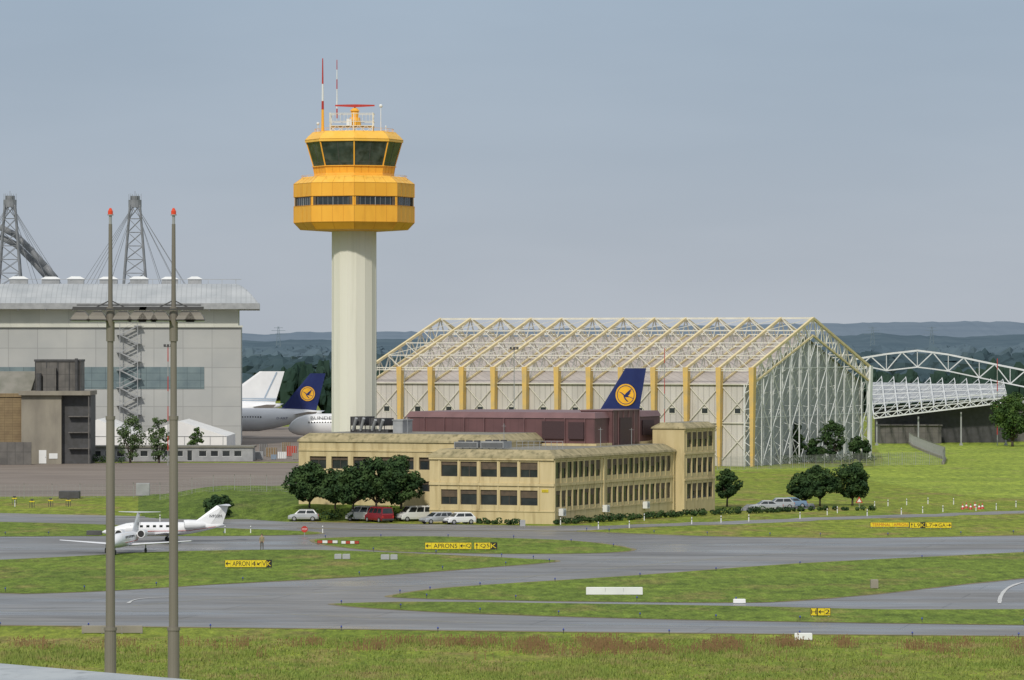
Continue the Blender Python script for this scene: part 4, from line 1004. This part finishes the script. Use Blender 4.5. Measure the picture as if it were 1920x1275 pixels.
# ---------------------------------------------------------------- lamp masts
def lampmast(px,arm):
    Y=150.; x=XX(px,Y); z=lambda p:ZZ(p,Y)
    e=thing('floodlight_mast','tall grey floodlight mast with red obstruction light','light mast',(x,Y,0),0,'floodlight masts on the apron')
    mb=MB(); mb.tube((0,0,0),(0,0,z(1180)),.21,.195,16); mb.tube((0,0,z(1180)),(0,0,z(785)),.155,.14,16); mb.tube((0,0,z(785)),(0,0,z(600)),.11,.10,16); mb.tube((0,0,z(600)),(0,0,z(420)),.08,.06,12)
    mb.tube((0,0,z(787)),(0,0,z(780)),.16,.16,16); mb.tube((0,0,z(1182)),(0,0,z(1176)),.22,.215,16); mb.tube((0,0,z(640)),(0,0,z(575)),.14,.14,16)
    mk('pole',mb,'polegrey',e,smooth=False)
    mb=MB(); mb.tube((0,0,z(420)),(0,0,z(404)),.05,.05,8,0); mb.tube((0,0,z(403)),(0,0,z(396)),.085,.085,12,1); mb.tube((0,0,z(396)),(0,0,z(390)),.085,.03,12,1); mb.tube((0,0,z(404)),(0,0,z(402)),.1,.1,12,0)
    mk('obstruction_light',mb,['grey','orange'],e)
    mb=MB(); mb.beam((-arm[0],0,z(577)),(arm[1],0,z(577)),.07); mb.beam((-arm[0]*.9,.1,z(572)),(arm[1]*.9,.1,z(572)),.04)
    mb.beam((-.5,0,z(577)),(0,0,z(563)),.04); mb.beam((.5,0,z(577)),(0,0,z(563)),.04); mb.beam((-arm[0],-.25,z(580)),(arm[1],-.25,z(580)),.05)
    mk('cross_arm',mb,'darkgrey',e)
    for cx in(-arm[0]+.28,-.42,.42,arm[1]-.28):
        lb=MB(); zz=z(594)
        lb.loft([[(cx-.34,-.4,zz-.13),(cx+.34,-.4,zz-.13),(cx+.34,.3,zz-.13),(cx-.34,.3,zz-.13)],[(cx-.26,-.34,zz+.03),(cx+.26,-.34,zz+.03),(cx+.26,.24,zz+.03),(cx-.26,.24,zz+.03)],[(cx-.12,-.12,zz+.2),(cx+.12,-.12,zz+.2),(cx+.12,.1,zz+.2),(cx-.12,.1,zz+.2)]],0)
        lb.box(cx-.29,cx+.29,-.35,.26,zz-.17,zz-.131,1); lb.beam((cx,0,zz+.1),(cx,0,z(577)),.05,0); lb.beam((cx-.34,-.42,zz-.1),(cx+.34,-.42,zz-.1),.03,2)
        mk('lamp_head',lb,['polegrey','white','darkgrey'],e)
lampmast(207,(1.25,1.2)); lampmast(325.5,(1.12,1.0))

mb=MB()
a=Vector((-4.52-4.14,40+4.4));b=Vector((-2.45+6,37.8-6.4)); d=(b-a).normalized(); nrm=Vector((-d.y,d.x))
zt=23-2.84
def q2(p,o,z): return (p.x+nrm.x*o,p.y+nrm.y*o,z)
mb.hexa([q2(a,-.9,zt-.12),q2(b,-.9,zt-.12),q2(b,0,zt-.12),q2(a,0,zt-.12),q2(a,-.9,zt-.04),q2(b,-.9,zt-.04),q2(b,0,zt),q2(a,0,zt)],0)
mb.hexa([q2(a,-.7,zt-3),q2(b,-.7,zt-3),q2(b,-.1,zt-3),q2(a,-.1,zt-3),q2(a,-.7,zt-.12),q2(b,-.7,zt-.12),q2(b,-.1,zt-.12),q2(a,-.1,zt-.12)],1)
mk('parapet_wall',mb,[mat('coping_metal',(.42,.45,.46),(.33,.36,.38),2.2,.45,c3=(.24,.26,.27),scale3=5,t3=.56),'concrete'],label='pale metal coping on a terminal roof parapet',category='wall')

# ---------------------------------------------------------------- signs
def arrow(mb,cx,cz,w,h,d,y,mi):
    if d=='^': mb.poly([(cx-.08*w,y,cz-.5*h),(cx+.08*w,y,cz-.5*h),(cx+.08*w,y,cz+.1*h),(cx+.35*w,y,cz),(cx,y,cz+.5*h),(cx-.35*w,y,cz),(cx-.08*w,y,cz+.1*h)],mi); return
    s=1 if d=='>' else -1; an=rad(40) if d=='/' else 0
    pts=[(-.5*s,-.07),(.1*s,-.07),(0,-.4),(.5*s,0),(0,.4),(.1*s,.07),(-.5*s,.07)]
    out=[]
    for u,v in pts:
        u*=w;v*=h*.9; out.append((cx+u*math.cos(an)-v*math.sin(an),y,cz+u*math.sin(an)*.8+v*math.cos(an)))
    mb.poly(out,mi)
def taxisign(px0,px1,pyt,pyb,segs,label,rot=0,lift=.15,redtext=False):
    x0,Y=G(px0,pyb+2); x1=XX(px1,Y); W=x1-x0; hh=(pyb-pyt)*Y/F
    e=thing('taxiway_sign',label,'sign',(x0,Y,0),rot)
    tot=sum(s[1] for s in segs); cx=0
    p=MB(); t=MB(); 
    k={'y':0,'k':1,'r':2,'w':3}
    p.box(-.03,W+.03,.02,.26,lift-.03,lift+hh+.03,1)
    for s in segs:
        w=W*s[1]/tot; p.box(cx+.01,cx+w-.01,0,.019,lift,lift+hh,k[s[2]])
        fg=2 if redtext else {'y':1,'k':0,'r':3,'w':1}[s[2]]
        if s[0] in('<','>','^','/'): arrow(t,cx+w/2,lift+hh/2,w*.85,hh*.9,s[0],-.012,fg)
        elif s[0]: puttext(t,s[0],(cx+w*.08,-.012,lift+hh*.16),(1,0,0),(0,0,1),w*.84,hh*.68,fg)
        cx+=w
    mk('sign_panel',p,['signy','black','signr','white'],e)
    if t.v: mk('sign_lettering',t,['signy','black','signr','white'],e)
    n=max(2,int(W/1.2)+1)
    for i in range(n):
        l=MB(); x=.15+(W-.3)*i/(n-1); l.box(x-.05,x+.05,.06,.16,0,lift-.03); mk('leg',l,'grey',e)
taxisign(422,509,1051,1064,[('<',1,'y'),('APRON',3.6,'y'),('4',.8,'y'),('/',1,'y'),('V',.8,'y'),('K',.9,'k')],'yellow taxiway sign reading APRON 4 V K')
taxisign(797,884,1018,1030,[('<',1,'y'),('APRON5',4.4,'y'),('<',1,'y'),('Q',.9,'y')],'yellow taxiway sign reading APRON5 Q')
taxisign(889,932,1018,1030,[('^',.8,'y'),('Q5',1.6,'y'),('K',1,'k')],'yellow and black taxiway sign reading Q5 K')
taxisign(1632,1704,980,988,[('TERMINAL',4,'y'),('APRON',3,'y')],'low yellow taxiway sign with red lettering',redtext=True)
taxisign(1706,1784,980,990,[('^',.6,'y'),('L9',1,'y'),('K',.8,'k'),('L7',1.1,'y'),('>',.8,'y'),('GA',1.3,'y'),('>',.8,'y')],'yellow and black taxiway sign reading L9 K L7 GA')
taxisign(1520,1557,1142,1155,[('H',.9,'y'),('',.15,'k'),('<',1,'y'),('2',.9,'y')],'small yellow taxiway sign on grass strip')
taxisign(595,633,1013,1018,[('',1,'r'),('',1,'w'),('',1,'r'),('',1,'w')],'low red and white barrier on the grass',lift=.1)
taxisign(640,673,1014,1019,[('',1,'w'),('',1,'r'),('',1,'w'),('',1,'r')],'low red and white barrier on the grass',lift=.1)
taxisign(1078,1109,959,969,[('AVIOKOYO',1,'w')],'white board with red lettering by the hedge',lift=.25,redtext=True)
def board(px0,px1,pyt,pyb,label,m='white',name='barrier_board',d=.35):
    x0,Y=G(px0,pyb); x1=XX(px1,Y); hh=(pyb-pyt)*Y/F; W=x1-x0; mb=MB()
    mb.loft([[(0,0,.06),(W,0,.06),(W,d,.06),(0,d,.06)],[(0,.05,hh-.05),(W,.05,hh-.05),(W,d-.05,hh-.05),(0,d-.05,hh-.05)],[(.05,.1,hh),(W-.05,.1,hh),(W-.05,d-.1,hh),(.05,d-.1,hh)]],0)
    n=max(2,int(W/1.5)+1)
    for i in range(n):
        x=.1+(W-.2)*i/(n-1); mb.box(x-.08,x+.08,.05,d-.05,0,.06,1); 
        if 0<i<n-1: mb.box(x-.012,x+.012,.02,.06,.08,hh-.08,1)
    mk(name,mb,[m,'grey'],loc=(x0,Y,0),label=label,category='barrier' if name=='barrier_board' else 'box')
board(1099,1205,1101,1116,'long low white barrier board standing on grass')
board(1375,1398,1123,1132,'small white marker box on the taxiway edge')
board(1490,1523,1187,1201,'white equipment box on short legs in grass')
board(153,267,1173,1188,'long low concrete block beside the taxiway','concrete')
board(1633,1647,1087,1104,'grey green electrical cabinet standing on grass','concrete','electrical_cabinet',.8)
for p0,p1,t,b_ in((627,640,1039,1049),(642,656,1039,1049),(714,730,1040,1050),(732,745,1040,1050)): board(p0,p1,t,b_,'grey steel ground box on the grass','grey','ground_box',.8)
board(110,148,921,935,'dark steel skip beside the fence','darkgrey','steel_skip',2.5)
board(255,280,906,930,'grey electrical cabinet beside the fence','grey','electrical_cabinet',1.)
board(436,456,951,964,'dark blue waste container on the grass','navy','waste_container',1.)
board(975,985,975,988,'small grey cabinet standing in front of the building','grey','electrical_cabinet',.6)
board(162,190,995,1004,'dark low equipment trolley on the grass','darkgrey','equipment_trolley',1.)
x,y=G(571,1006); e=thing('traffic_sign','red octagonal stop sign on short grey pole','sign',(x,y,0)); mb=MB(); mb.tube((0,0,0),(0,0,.75),.04,.04,8); mk('sign_pole',mb,'grey',e)
mb=MB(); n=8; r=.4; h=.75; mb.loft([[(r*math.cos(2*math.pi*(k+.5)/n),yy,h+r*.3+r*math.sin(2*math.pi*(k+.5)/n)) for k in range(n)] for yy in(-.05,-.07)],0)
puttext(mb,'STOP',(-r*.7,-.075,h+r*.05),(1,0,0),(0,0,1),r*1.4,r*.5,1); mk('sign_plate',mb,['red','white'],e)
x,y=G(1611,955); e=thing('traffic_sign','red bordered triangular warning sign on a pole','sign',(x,y,0)); mb=MB(); mb.tube((0,0,0),(0,0,1.1),.04,.04,8); mk('sign_pole',mb,'grey',e)
mb=MB(); mb.poly([(-.5,-.06,.9),(.5,-.06,.9),(0,-.06,1.75)],0); mb.poly([(-.3,-.07,1.0),(.3,-.07,1.0),(0,-.07,1.5)],1); mk('sign_plate',mb,['red','white'],e)

lm=MB(); lm.tube((0,0,0),(0,0,.26),.03,.03,8,0); lm.tube((0,0,.26),(0,0,.31),.07,.08,10,0); lm.tube((0,0,.31),(0,0,.42),.075,.04,10,1)
def place_many(name,mb,mats,pts,label,cat,group):
    me=None
    for (px,py) in pts:
        x,y=G(px,py)
        if me is None: o=mk(name,mb,mats,loc=(x,y,0)); me=o.data
        else: o=mk(name,None,None,mesh=me,loc=(x,y,0))
        o['label']=label;o['category']=cat;o['group']=group
lp=[]
for seg,n in (([(640,1134),(900,1149),(1200,1158),(1500,1164),(1920,1170)],9),([(750,1114),(900,1100),(1200,1082),(1500,1060),(1920,1039)],9),([(1030,1055),(900,1064),(700,1078),(400,1093),(200,1105),(10,1110)],8),([(0,1176),(500,1181),(960,1187),(1450,1192),(1910,1196)],10),([(1100,996),(1300,1003),(1600,1006),(1900,1001)],9),([(610,1010),(800,1008),(1000,1012),(1150,1026)],6),([(700,1034),(900,1043),(1000,1049)],4),([(800,1122),(1100,1126),(1380,1128)],4),([(10,1004),(200,1003),(420,1003)],5)):
    cum=crom([s for s in seg],10,False)
    for i in range(n): lp.append(cum[min(len(cum)-1,int(i*(len(cum)-1)/(n-1)))])
place_many('taxiway_edge_light',lm,['darkgrey','blue'],lp,'small blue taxiway edge light on short stem','light','taxiway edge lights along the grass')
bm=MB(); bm.tube((0,0,0),(0,0,.85),.07,.06,8,0); bm.box(-.065,.065,-.075,-.055,.6,.72,1); bm.tube((0,0,.85),(0,0,.92),.06,.02,8,0)
bp=[(1051,984),(1122,992),(1180,990),(1297,983),(1208,976),(1352,980),(1404,978),(1500,973),(1551,966),(1570,962),(1626,968),(1690,965),(1730,962),(1768,960),(1830,958),(1868,956),(1665,949),(1700,947),(1640,952),(1740,945),(1788,946),(1905,951),(422,1000),(395,985),(470,1000),(300,978),(28,950),(605,1000)]
place_many('delineator_post',bm,['white','darkgrey'],bp,'short white roadside delineator post','post','white delineator posts along the road')
gm=MB(); gm.tube((0,0,0),(0,0,1.1),.06,.06,8,1); gm.box(-.35,.35,-.1,.1,.8,.92,0); gm.tube((-.3,0,0),(-.3,0,.8),.04,.04,6,1); gm.tube((.3,0,0),(.3,0,.8),.04,.04,6,1); gm.box(-.2,.2,-.12,.12,1.0,1.2,1)
place_many('ground_beacon',gm,['signy','darkgrey'],[(27,946),(60,952),(95,950),(128,950)],'yellow and dark ground beacon on thin legs','beacon','ground beacons on the grass')
rm=MB(); rm.loft([ring(.28,0,12),ring(.26,.05,12),ring(.16,.3,12)],0); rm.loft([ring(.16,.3,12),ring(.1,.5,12)],1); rm.loft([ring(.1,.5,12),ring(.04,.8,12)],0)
place_many('traffic_cone',rm,['red','white'],[(1805,955),(1812,953),(1820,955),(1828,952),(1836,955),(1842,954)],'red and white traffic cone on the road','cone','traffic cones on the access road')

# ---------------------------------------------------------------- fences
def fence(pts,h,sp,label,z=lambda x,y:0,wires=9,base=None,pw=.09,ww_=.035):
    e=thing('wire_fence',label,'fence',(0,0,0)); wm=MB(); pm=MB(); pm.tube((0,0,-.2),(0,0,h),pw*.6,pw*.5,6); pm.beam((0,0,h),(.0,-.25,h+.25),.05)
    me=None; P=[]
    for a,b in zip(pts,pts[1:]):
        a=Vector(a);b=Vector(b);m=max(1,int((b-a).length/sp))
        for i in range(m): P.append(a.lerp(b,i/m))
    P.append(Vector(pts[-1]))
    for p in P:
        zz=z(p.x,p.y)
        if me is None: o=mk('fence_post',pm,'fence',e,loc=(p.x,p.y,zz)); me=o.data
        else: mk('fence_post',None,None,e,loc=(p.x,p.y,zz),mesh=me)
    for a,b in zip(P,P[1:]):
        za=z(a.x,a.y);zb=z(b.x,b.y)
        for k in range(wires+1):
            hh=h*(k+.3)/(wires+.3); wm.beam((a.x,a.y,za+hh),(b.x,b.y,zb+hh),ww_)
        m=6
        for k in range(1,m): q=a.lerp(b,k/m); wm.beam((q.x,q.y,za),(q.x,q.y,za+h),ww_*.85)
        if base: wm.beam((a.x,a.y,za+base/2),(b.x,b.y,zb+base/2),base,1)
    mk('fence_mesh',wm,['fence','concrete'],e)
fence([G(1345,882),G(1420,880),G(1530,877),G(1640,873),G(1768,871)],2.3,2.6,'grey wire mesh fence in front of the hangar')
fence([G(1768,871),G(1772,862),G(1740,850),G(1712,838),G(1700,828)],2.4,2.6,'wire fence on pale concrete kerb curving uphill',base=.5)
fence([G(1690,826),G(1800,826),G(1920,826),G(2060,826)],2.6,2.6,'grey security fence on concrete base at field edge',base=.9)
fence([G(-60,935),G(150,934),G(300,932)],2.0,3.4,'thin grey wire fence beside the apron',ww_=.02,pw=.07)
fp=[(XX(px,Y),Y) for px,Y in((300,648),(360,648),(440,645),(500,642),(556,640))]
fence(fp,2.2,2.6,'thin grey wire fence on top of the grass bank',z=bankh,ww_=.02,pw=.07)

def slim(px,Y,ptop,r,label,redwhite=False,head=True):
    e=thing('lamp_post',label,'lamp post',(XX(px,Y),Y,0)); h=ZZ(ptop,Y); mb=MB()
    n=8 if redwhite else 1
    for i in range(n): mb.tube((0,0,h*i/n),(0,0,h*(i+1)/n),r,r*.8,8,i%2)
    mk('pole',mb,['fence','red'] if redwhite else ['fence'],e)
    if head:
        mb=MB(); mb.beam((-.7,0,h),(.7,0,h),.1)
        for x in(-.6,0,.6): mb.box(x-.2,x+.2,-.3,.3,h,h+.45)
        mk('lamp_head',mb,'darkgrey',e)
slim(964,815,655,.09,'slim grey lamp post with floodlights by the hangar')
slim(1246,810,652,.07,'thin red and white mast by the hangar',True,False)
slim(315,840,650,.10,'red and white banded mast with floodlights by hangar',True)
slim(758,830,690,.08,'slim grey lamp post by the hangar',False,False)
slim(1870,1000,672,.1,'thin red and white mast at the far hangar',True,False)
for px in (1636,1747,522):
    Y=5200; x=XX(px,Y); zt=ZZ(612,Y); e=thing('transmission_tower','distant steel lattice electricity pylon with haze painted into its colour','pylon',(x,Y,0),0,'distant pylons'); mb=MB()
    for sx in(-1,1):
        for sy in(-1,1): mb.beam((sx*4,sy*4,0),(sx*.6,sy*.6,zt),.3)
    for i in range(9):
        t=i/9; t2=(i+1)/9; w=4*(1-t)+.6*t; w2=4*(1-t2)+.6*t2; mb.beam((-w,-w,zt*t),(w2,-w2,zt*t2),.22); mb.beam((w,-w,zt*t),(-w2,-w2,zt*t2),.22)
    for k,w in((.78,10),(.88,8),(.96,5)): mb.beam((-w,0,zt*k),(w,0,zt*k),.4)
    mk('lattice_frame',mb,'haze3',e)  # shares the hill tint, so distance haze is painted on
def crate(px,Y,w,h,m,label):
    x=XX(px,Y); mb=MB(); mb.box(0,w,0,w*.7,.12,h,0)
    for k in range(5): mb.box(w*k/4.4,w*k/4.4+.08,-.04,-.004,.12,h,1)
    mb.box(.1,.4,.1,w*.6,0,.12,1); mb.box(w-.4,w-.1,.1,w*.6,0,.12,1)
    mk('freight_container',mb,[m,'grey'],loc=(x,Y,0),label=label,category='container',group='freight containers on the apron')
for i,(px,Y,w,h,m) in enumerate(((478,880,1.6,1.6,'grey'),(498,900,2.2,1.9,'brick'),(520,885,1.8,1.4,'white'),(537,905,2.,2.1,'signr'),(548,880,1.5,1.3,'concrete'),(508,880,1.1,1.,'navygrey'),(486,910,1.6,2.4,'midgrey'),(528,915,1.8,2.6,'brick'))):
    crate(px,Y,w,h,m,['grey','brown','white','red','pale concrete','blue','dark steel','brown'][i]+' freight container standing on the apron')

# ---------------------------------------------------------------- person
def person(px,py):
    x,y=G(px,py)
    V=[(0,0,.95),(0,0,1.15),(0,0,1.38),(0,-.01,1.5),(0,-.01,1.6),(0,-.02,1.7),(-.1,0,.9),(-.11,-.02,.5),(-.12,.02,.1),(-.12,-.13,.04),(.1,0,.9),(.12,.02,.5),(.13,.03,.1),(.13,-.12,.04),
       (-.19,0,1.4),(-.25,.02,1.13),(-.22,-.1,.9),(-.21,-.14,.82),(.19,0,1.4),(.26,.02,1.13),(.2,-.12,.93),(.17,-.17,.87)]
    rr=[.15,.15,.15,.065,.085,.09,.095,.07,.05,.04,.095,.07,.05,.04,.07,.05,.038,.03,.07,.05,.038,.03]
    E=[(0,1),(1,2),(2,3),(3,4),(4,5),(0,6),(6,7),(7,8),(8,9),(0,10),(10,11),(11,12),(12,13),(2,14),(14,15),(15,16),(16,17),(2,18),(18,19),(19,20),(20,21)]
    for s,w in((-1,17),(1,21)):
        wx_,wy,wz=V[w]
        for k in range(4):
            V.append((wx_+(k-1.5)*.02,wy-.03,wz-.07-.01*(k in(1,2)))); rr.append(.009); E.append((w,len(V)-1))
        V.append((wx_-s*.035,wy-.03,wz-.02)); rr.append(.01); E.append((w,len(V)-1))
    me=bpy.data.meshes.new('p'); me.from_pydata(V,E,[]); o=bpy.data.objects.new('p',me); sc.collection.objects.link(o)
    m=o.modifiers.new('s','SKIN')
    for i,sv in enumerate(me.skin_vertices[0].data): sv.radius=(rr[i],rr[i]*.85 if i<3 else rr[i]); sv.use_root=(i==0)
    m2=o.modifiers.new('d','SUBSURF'); m2.levels=2
    dg=bpy.context.evaluated_depsgraph_get(); me2=bpy.data.meshes.new_from_object(o.evaluated_get(dg)); bpy.data.objects.remove(o)
    me2.materials.clear()
    for k in('skin','khaki','trous','black'): me2.materials.append(M[k])
    for p in me2.polygons:
        c=p.center; p.material_index=2 if c.z<.93 and abs(c.x)<.2 and c.z>.1 and c.y>-.11 else (3 if c.z<=.1 else (1 if c.z<1.47 and c.z>.97 else 0)); p.use_smooth=True
    e=mk('person',None,None,mesh=me2,loc=(x,y,0),label='standing person in khaki shirt and dark trousers',category='person')
    mb=MB(); blob(mb,(0,.01,1.72),.1,.085,2,8,10,.05); mk('hair',mb,'bark',e,smooth=True)
try: person(491,1031)
except Exception as ex: print('person fail',ex)

# ---------------------------------------------------------------- grass blades / weeds
rnd=random.Random(5); mb=MB()
def blades(n,y0,y1,hmin,hmax,w):
    for _ in range(n):
        py=rnd.uniform(y0,y1); px=rnd.uniform(-40,1960); x,y=G(px,py)
        dens=noise.noise(Vector((x*.09,y*.05,0)))+noise.noise(Vector((x*.5,y*.2,4)))*.6
        if dens<rnd.uniform(-.6,.35): continue
        h=rnd.uniform(hmin,hmax)*(1+max(0,dens)); a=rnd.uniform(0,3.14); dx,dy=math.cos(a)*w,math.sin(a)*w; l=rnd.uniform(-.12,.12)
        mb.add([(x-dx,y-dy,0),(x+dx,y+dy,0),(x+l,y+rnd.uniform(-.1,.1),h)],[(0,1,2)])
blades(70000,1198,1290,.10,.28,.06)
mk('grass_tufts',mb,'blade',kind='stuff',label='rough tufts of meadow grass',category='grass')
mb=MB()
for _ in range(1100):
    px=rnd.gauss(1250,330) if rnd.random()<.65 else rnd.uniform(0,1920); py=rnd.gauss(1215,7)
    if py<1201: continue
    x,y=G(px,py)
    if noise.noise(Vector((x*.35,y*.1,9)))<.08: continue
    for k in range(8):
        xx=x+rnd.gauss(0,.4);yy=y+rnd.gauss(0,.5);h=rnd.uniform(.25,.7); l=rnd.uniform(-.12,.12)
        mb.add([(xx-.022,yy,0),(xx+.022,yy,0),(xx+l,yy,h)],[(0,1,2)]); mb.add([(xx+l-.045,yy,h*.8),(xx+l+.045,yy,h*.85),(xx+l,yy,h*1.1)],[(0,1,2)])
mk('dry_weeds',mb,'straw',kind='stuff',label='patches of tall reddish brown dry weeds',category='weeds')

# ---------------------------------------------------------------- world, sun, camera
w=bpy.data.worlds.new('World'); sc.world=w; w.use_nodes=True; nt=w.node_tree; bg=nt.nodes['Background']
sunaz=Vector((-.30,-.95,0)).normalized(); el=rad(38)
sky=nt.nodes.new('ShaderNodeTexSky'); sky.sky_type='NISHITA'; sky.sun_disc=False; sky.sun_elevation=el; sky.sun_rotation=math.atan2(sunaz.x,sunaz.y)%(2*math.pi)
tc=nt.nodes.new('ShaderNodeTexCoord'); sp=nt.nodes.new('ShaderNodeSeparateXYZ'); nt.links.new(tc.outputs['Generated'],sp.inputs[0])
r=nt.nodes.new('ShaderNodeValToRGB'); cr=r.color_ramp; nt.links.new(sp.outputs[2],r.inputs[0])
cr.elements[0].position=0; cr.elements[0].color=(.45,.49,.55,1); cr.elements[1].position=1; cr.elements[1].color=(.66,.69,.73,1)
for p,c in((.02,(.43,.48,.55)),(.045,(.385,.455,.545)),(.075,(.345,.43,.535)),(.2,(.37,.44,.53)),(.5,(.64,.67,.72))):
    e_=cr.elements.new(p); e_.color=(*c,1)
mp=nt.nodes.new('ShaderNodeMapping'); mp.inputs['Scale'].default_value=(6,6,26); nt.links.new(tc.outputs['Generated'],mp.inputs[0])
nz=nt.nodes.new('ShaderNodeTexNoise'); nz.inputs['Scale'].default_value=1.3; nz.inputs['Detail'].default_value=4; nt.links.new(mp.outputs[0],nz.inputs['Vector'])
rr=nt.nodes.new('ShaderNodeValToRGB'); rr.color_ramp.elements[0].position=.35; rr.color_ramp.elements[1].position=.7; rr.color_ramp.elements[0].color=(.95,.955,.96,1); rr.color_ramp.elements[1].color=(1.06,1.05,1.04,1); nt.links.new(nz.outputs['Fac'],rr.inputs[0])
mu=nt.nodes.new('ShaderNodeMixRGB'); mu.blend_type='MULTIPLY'; mu.inputs[0].default_value=1; nt.links.new(r.outputs[0],mu.inputs[1]); nt.links.new(rr.outputs[0],mu.inputs[2])
sc1=nt.nodes.new('ShaderNodeMixRGB'); sc1.blend_type='MULTIPLY'; sc1.inputs[0].default_value=1; sc1.inputs[2].default_value=(.08,.08,.08,1); nt.links.new(sky.outputs[0],sc1.inputs[1])
mx=nt.nodes.new('ShaderNodeMixRGB'); mx.inputs[0].default_value=.95; nt.links.new(sc1.outputs[0],mx.inputs[1]); nt.links.new(mu.outputs[0],mx.inputs[2])
ml=nt.nodes.new('ShaderNodeVectorMath'); ml.operation='SCALE'; ml.inputs['Scale'].default_value=10; nt.links.new(mx.outputs[0],ml.inputs[0])
nt.links.new(ml.outputs[0],bg.inputs[0]); bg.inputs[1].default_value=.1
sd=bpy.data.lights.new('sun','SUN'); sd.energy=2.4; sd.angle=rad(3); sd.color=(1,.94,.84)
so=bpy.data.objects.new('sun',sd); sc.collection.objects.link(so)
to=Vector((sunaz.x*math.cos(el),sunaz.y*math.cos(el),math.sin(el))); so.rotation_euler=to.to_track_quat('Z','Y').to_euler()
cd=bpy.data.cameras.new('camera'); co=bpy.data.objects.new('camera',cd); sc.collection.objects.link(co)
cd.sensor_width=36; cd.lens=F/1920*36; cd.clip_start=1; cd.clip_end=30000; cd.shift_y=2.5/1920
co.location=(0,0,H); co.rotation_euler=(rad(90),0,0); sc.camera=co
sc.view_settings.view_transform='Standard'; sc.view_settings.look='None'; sc.view_settings.exposure=0
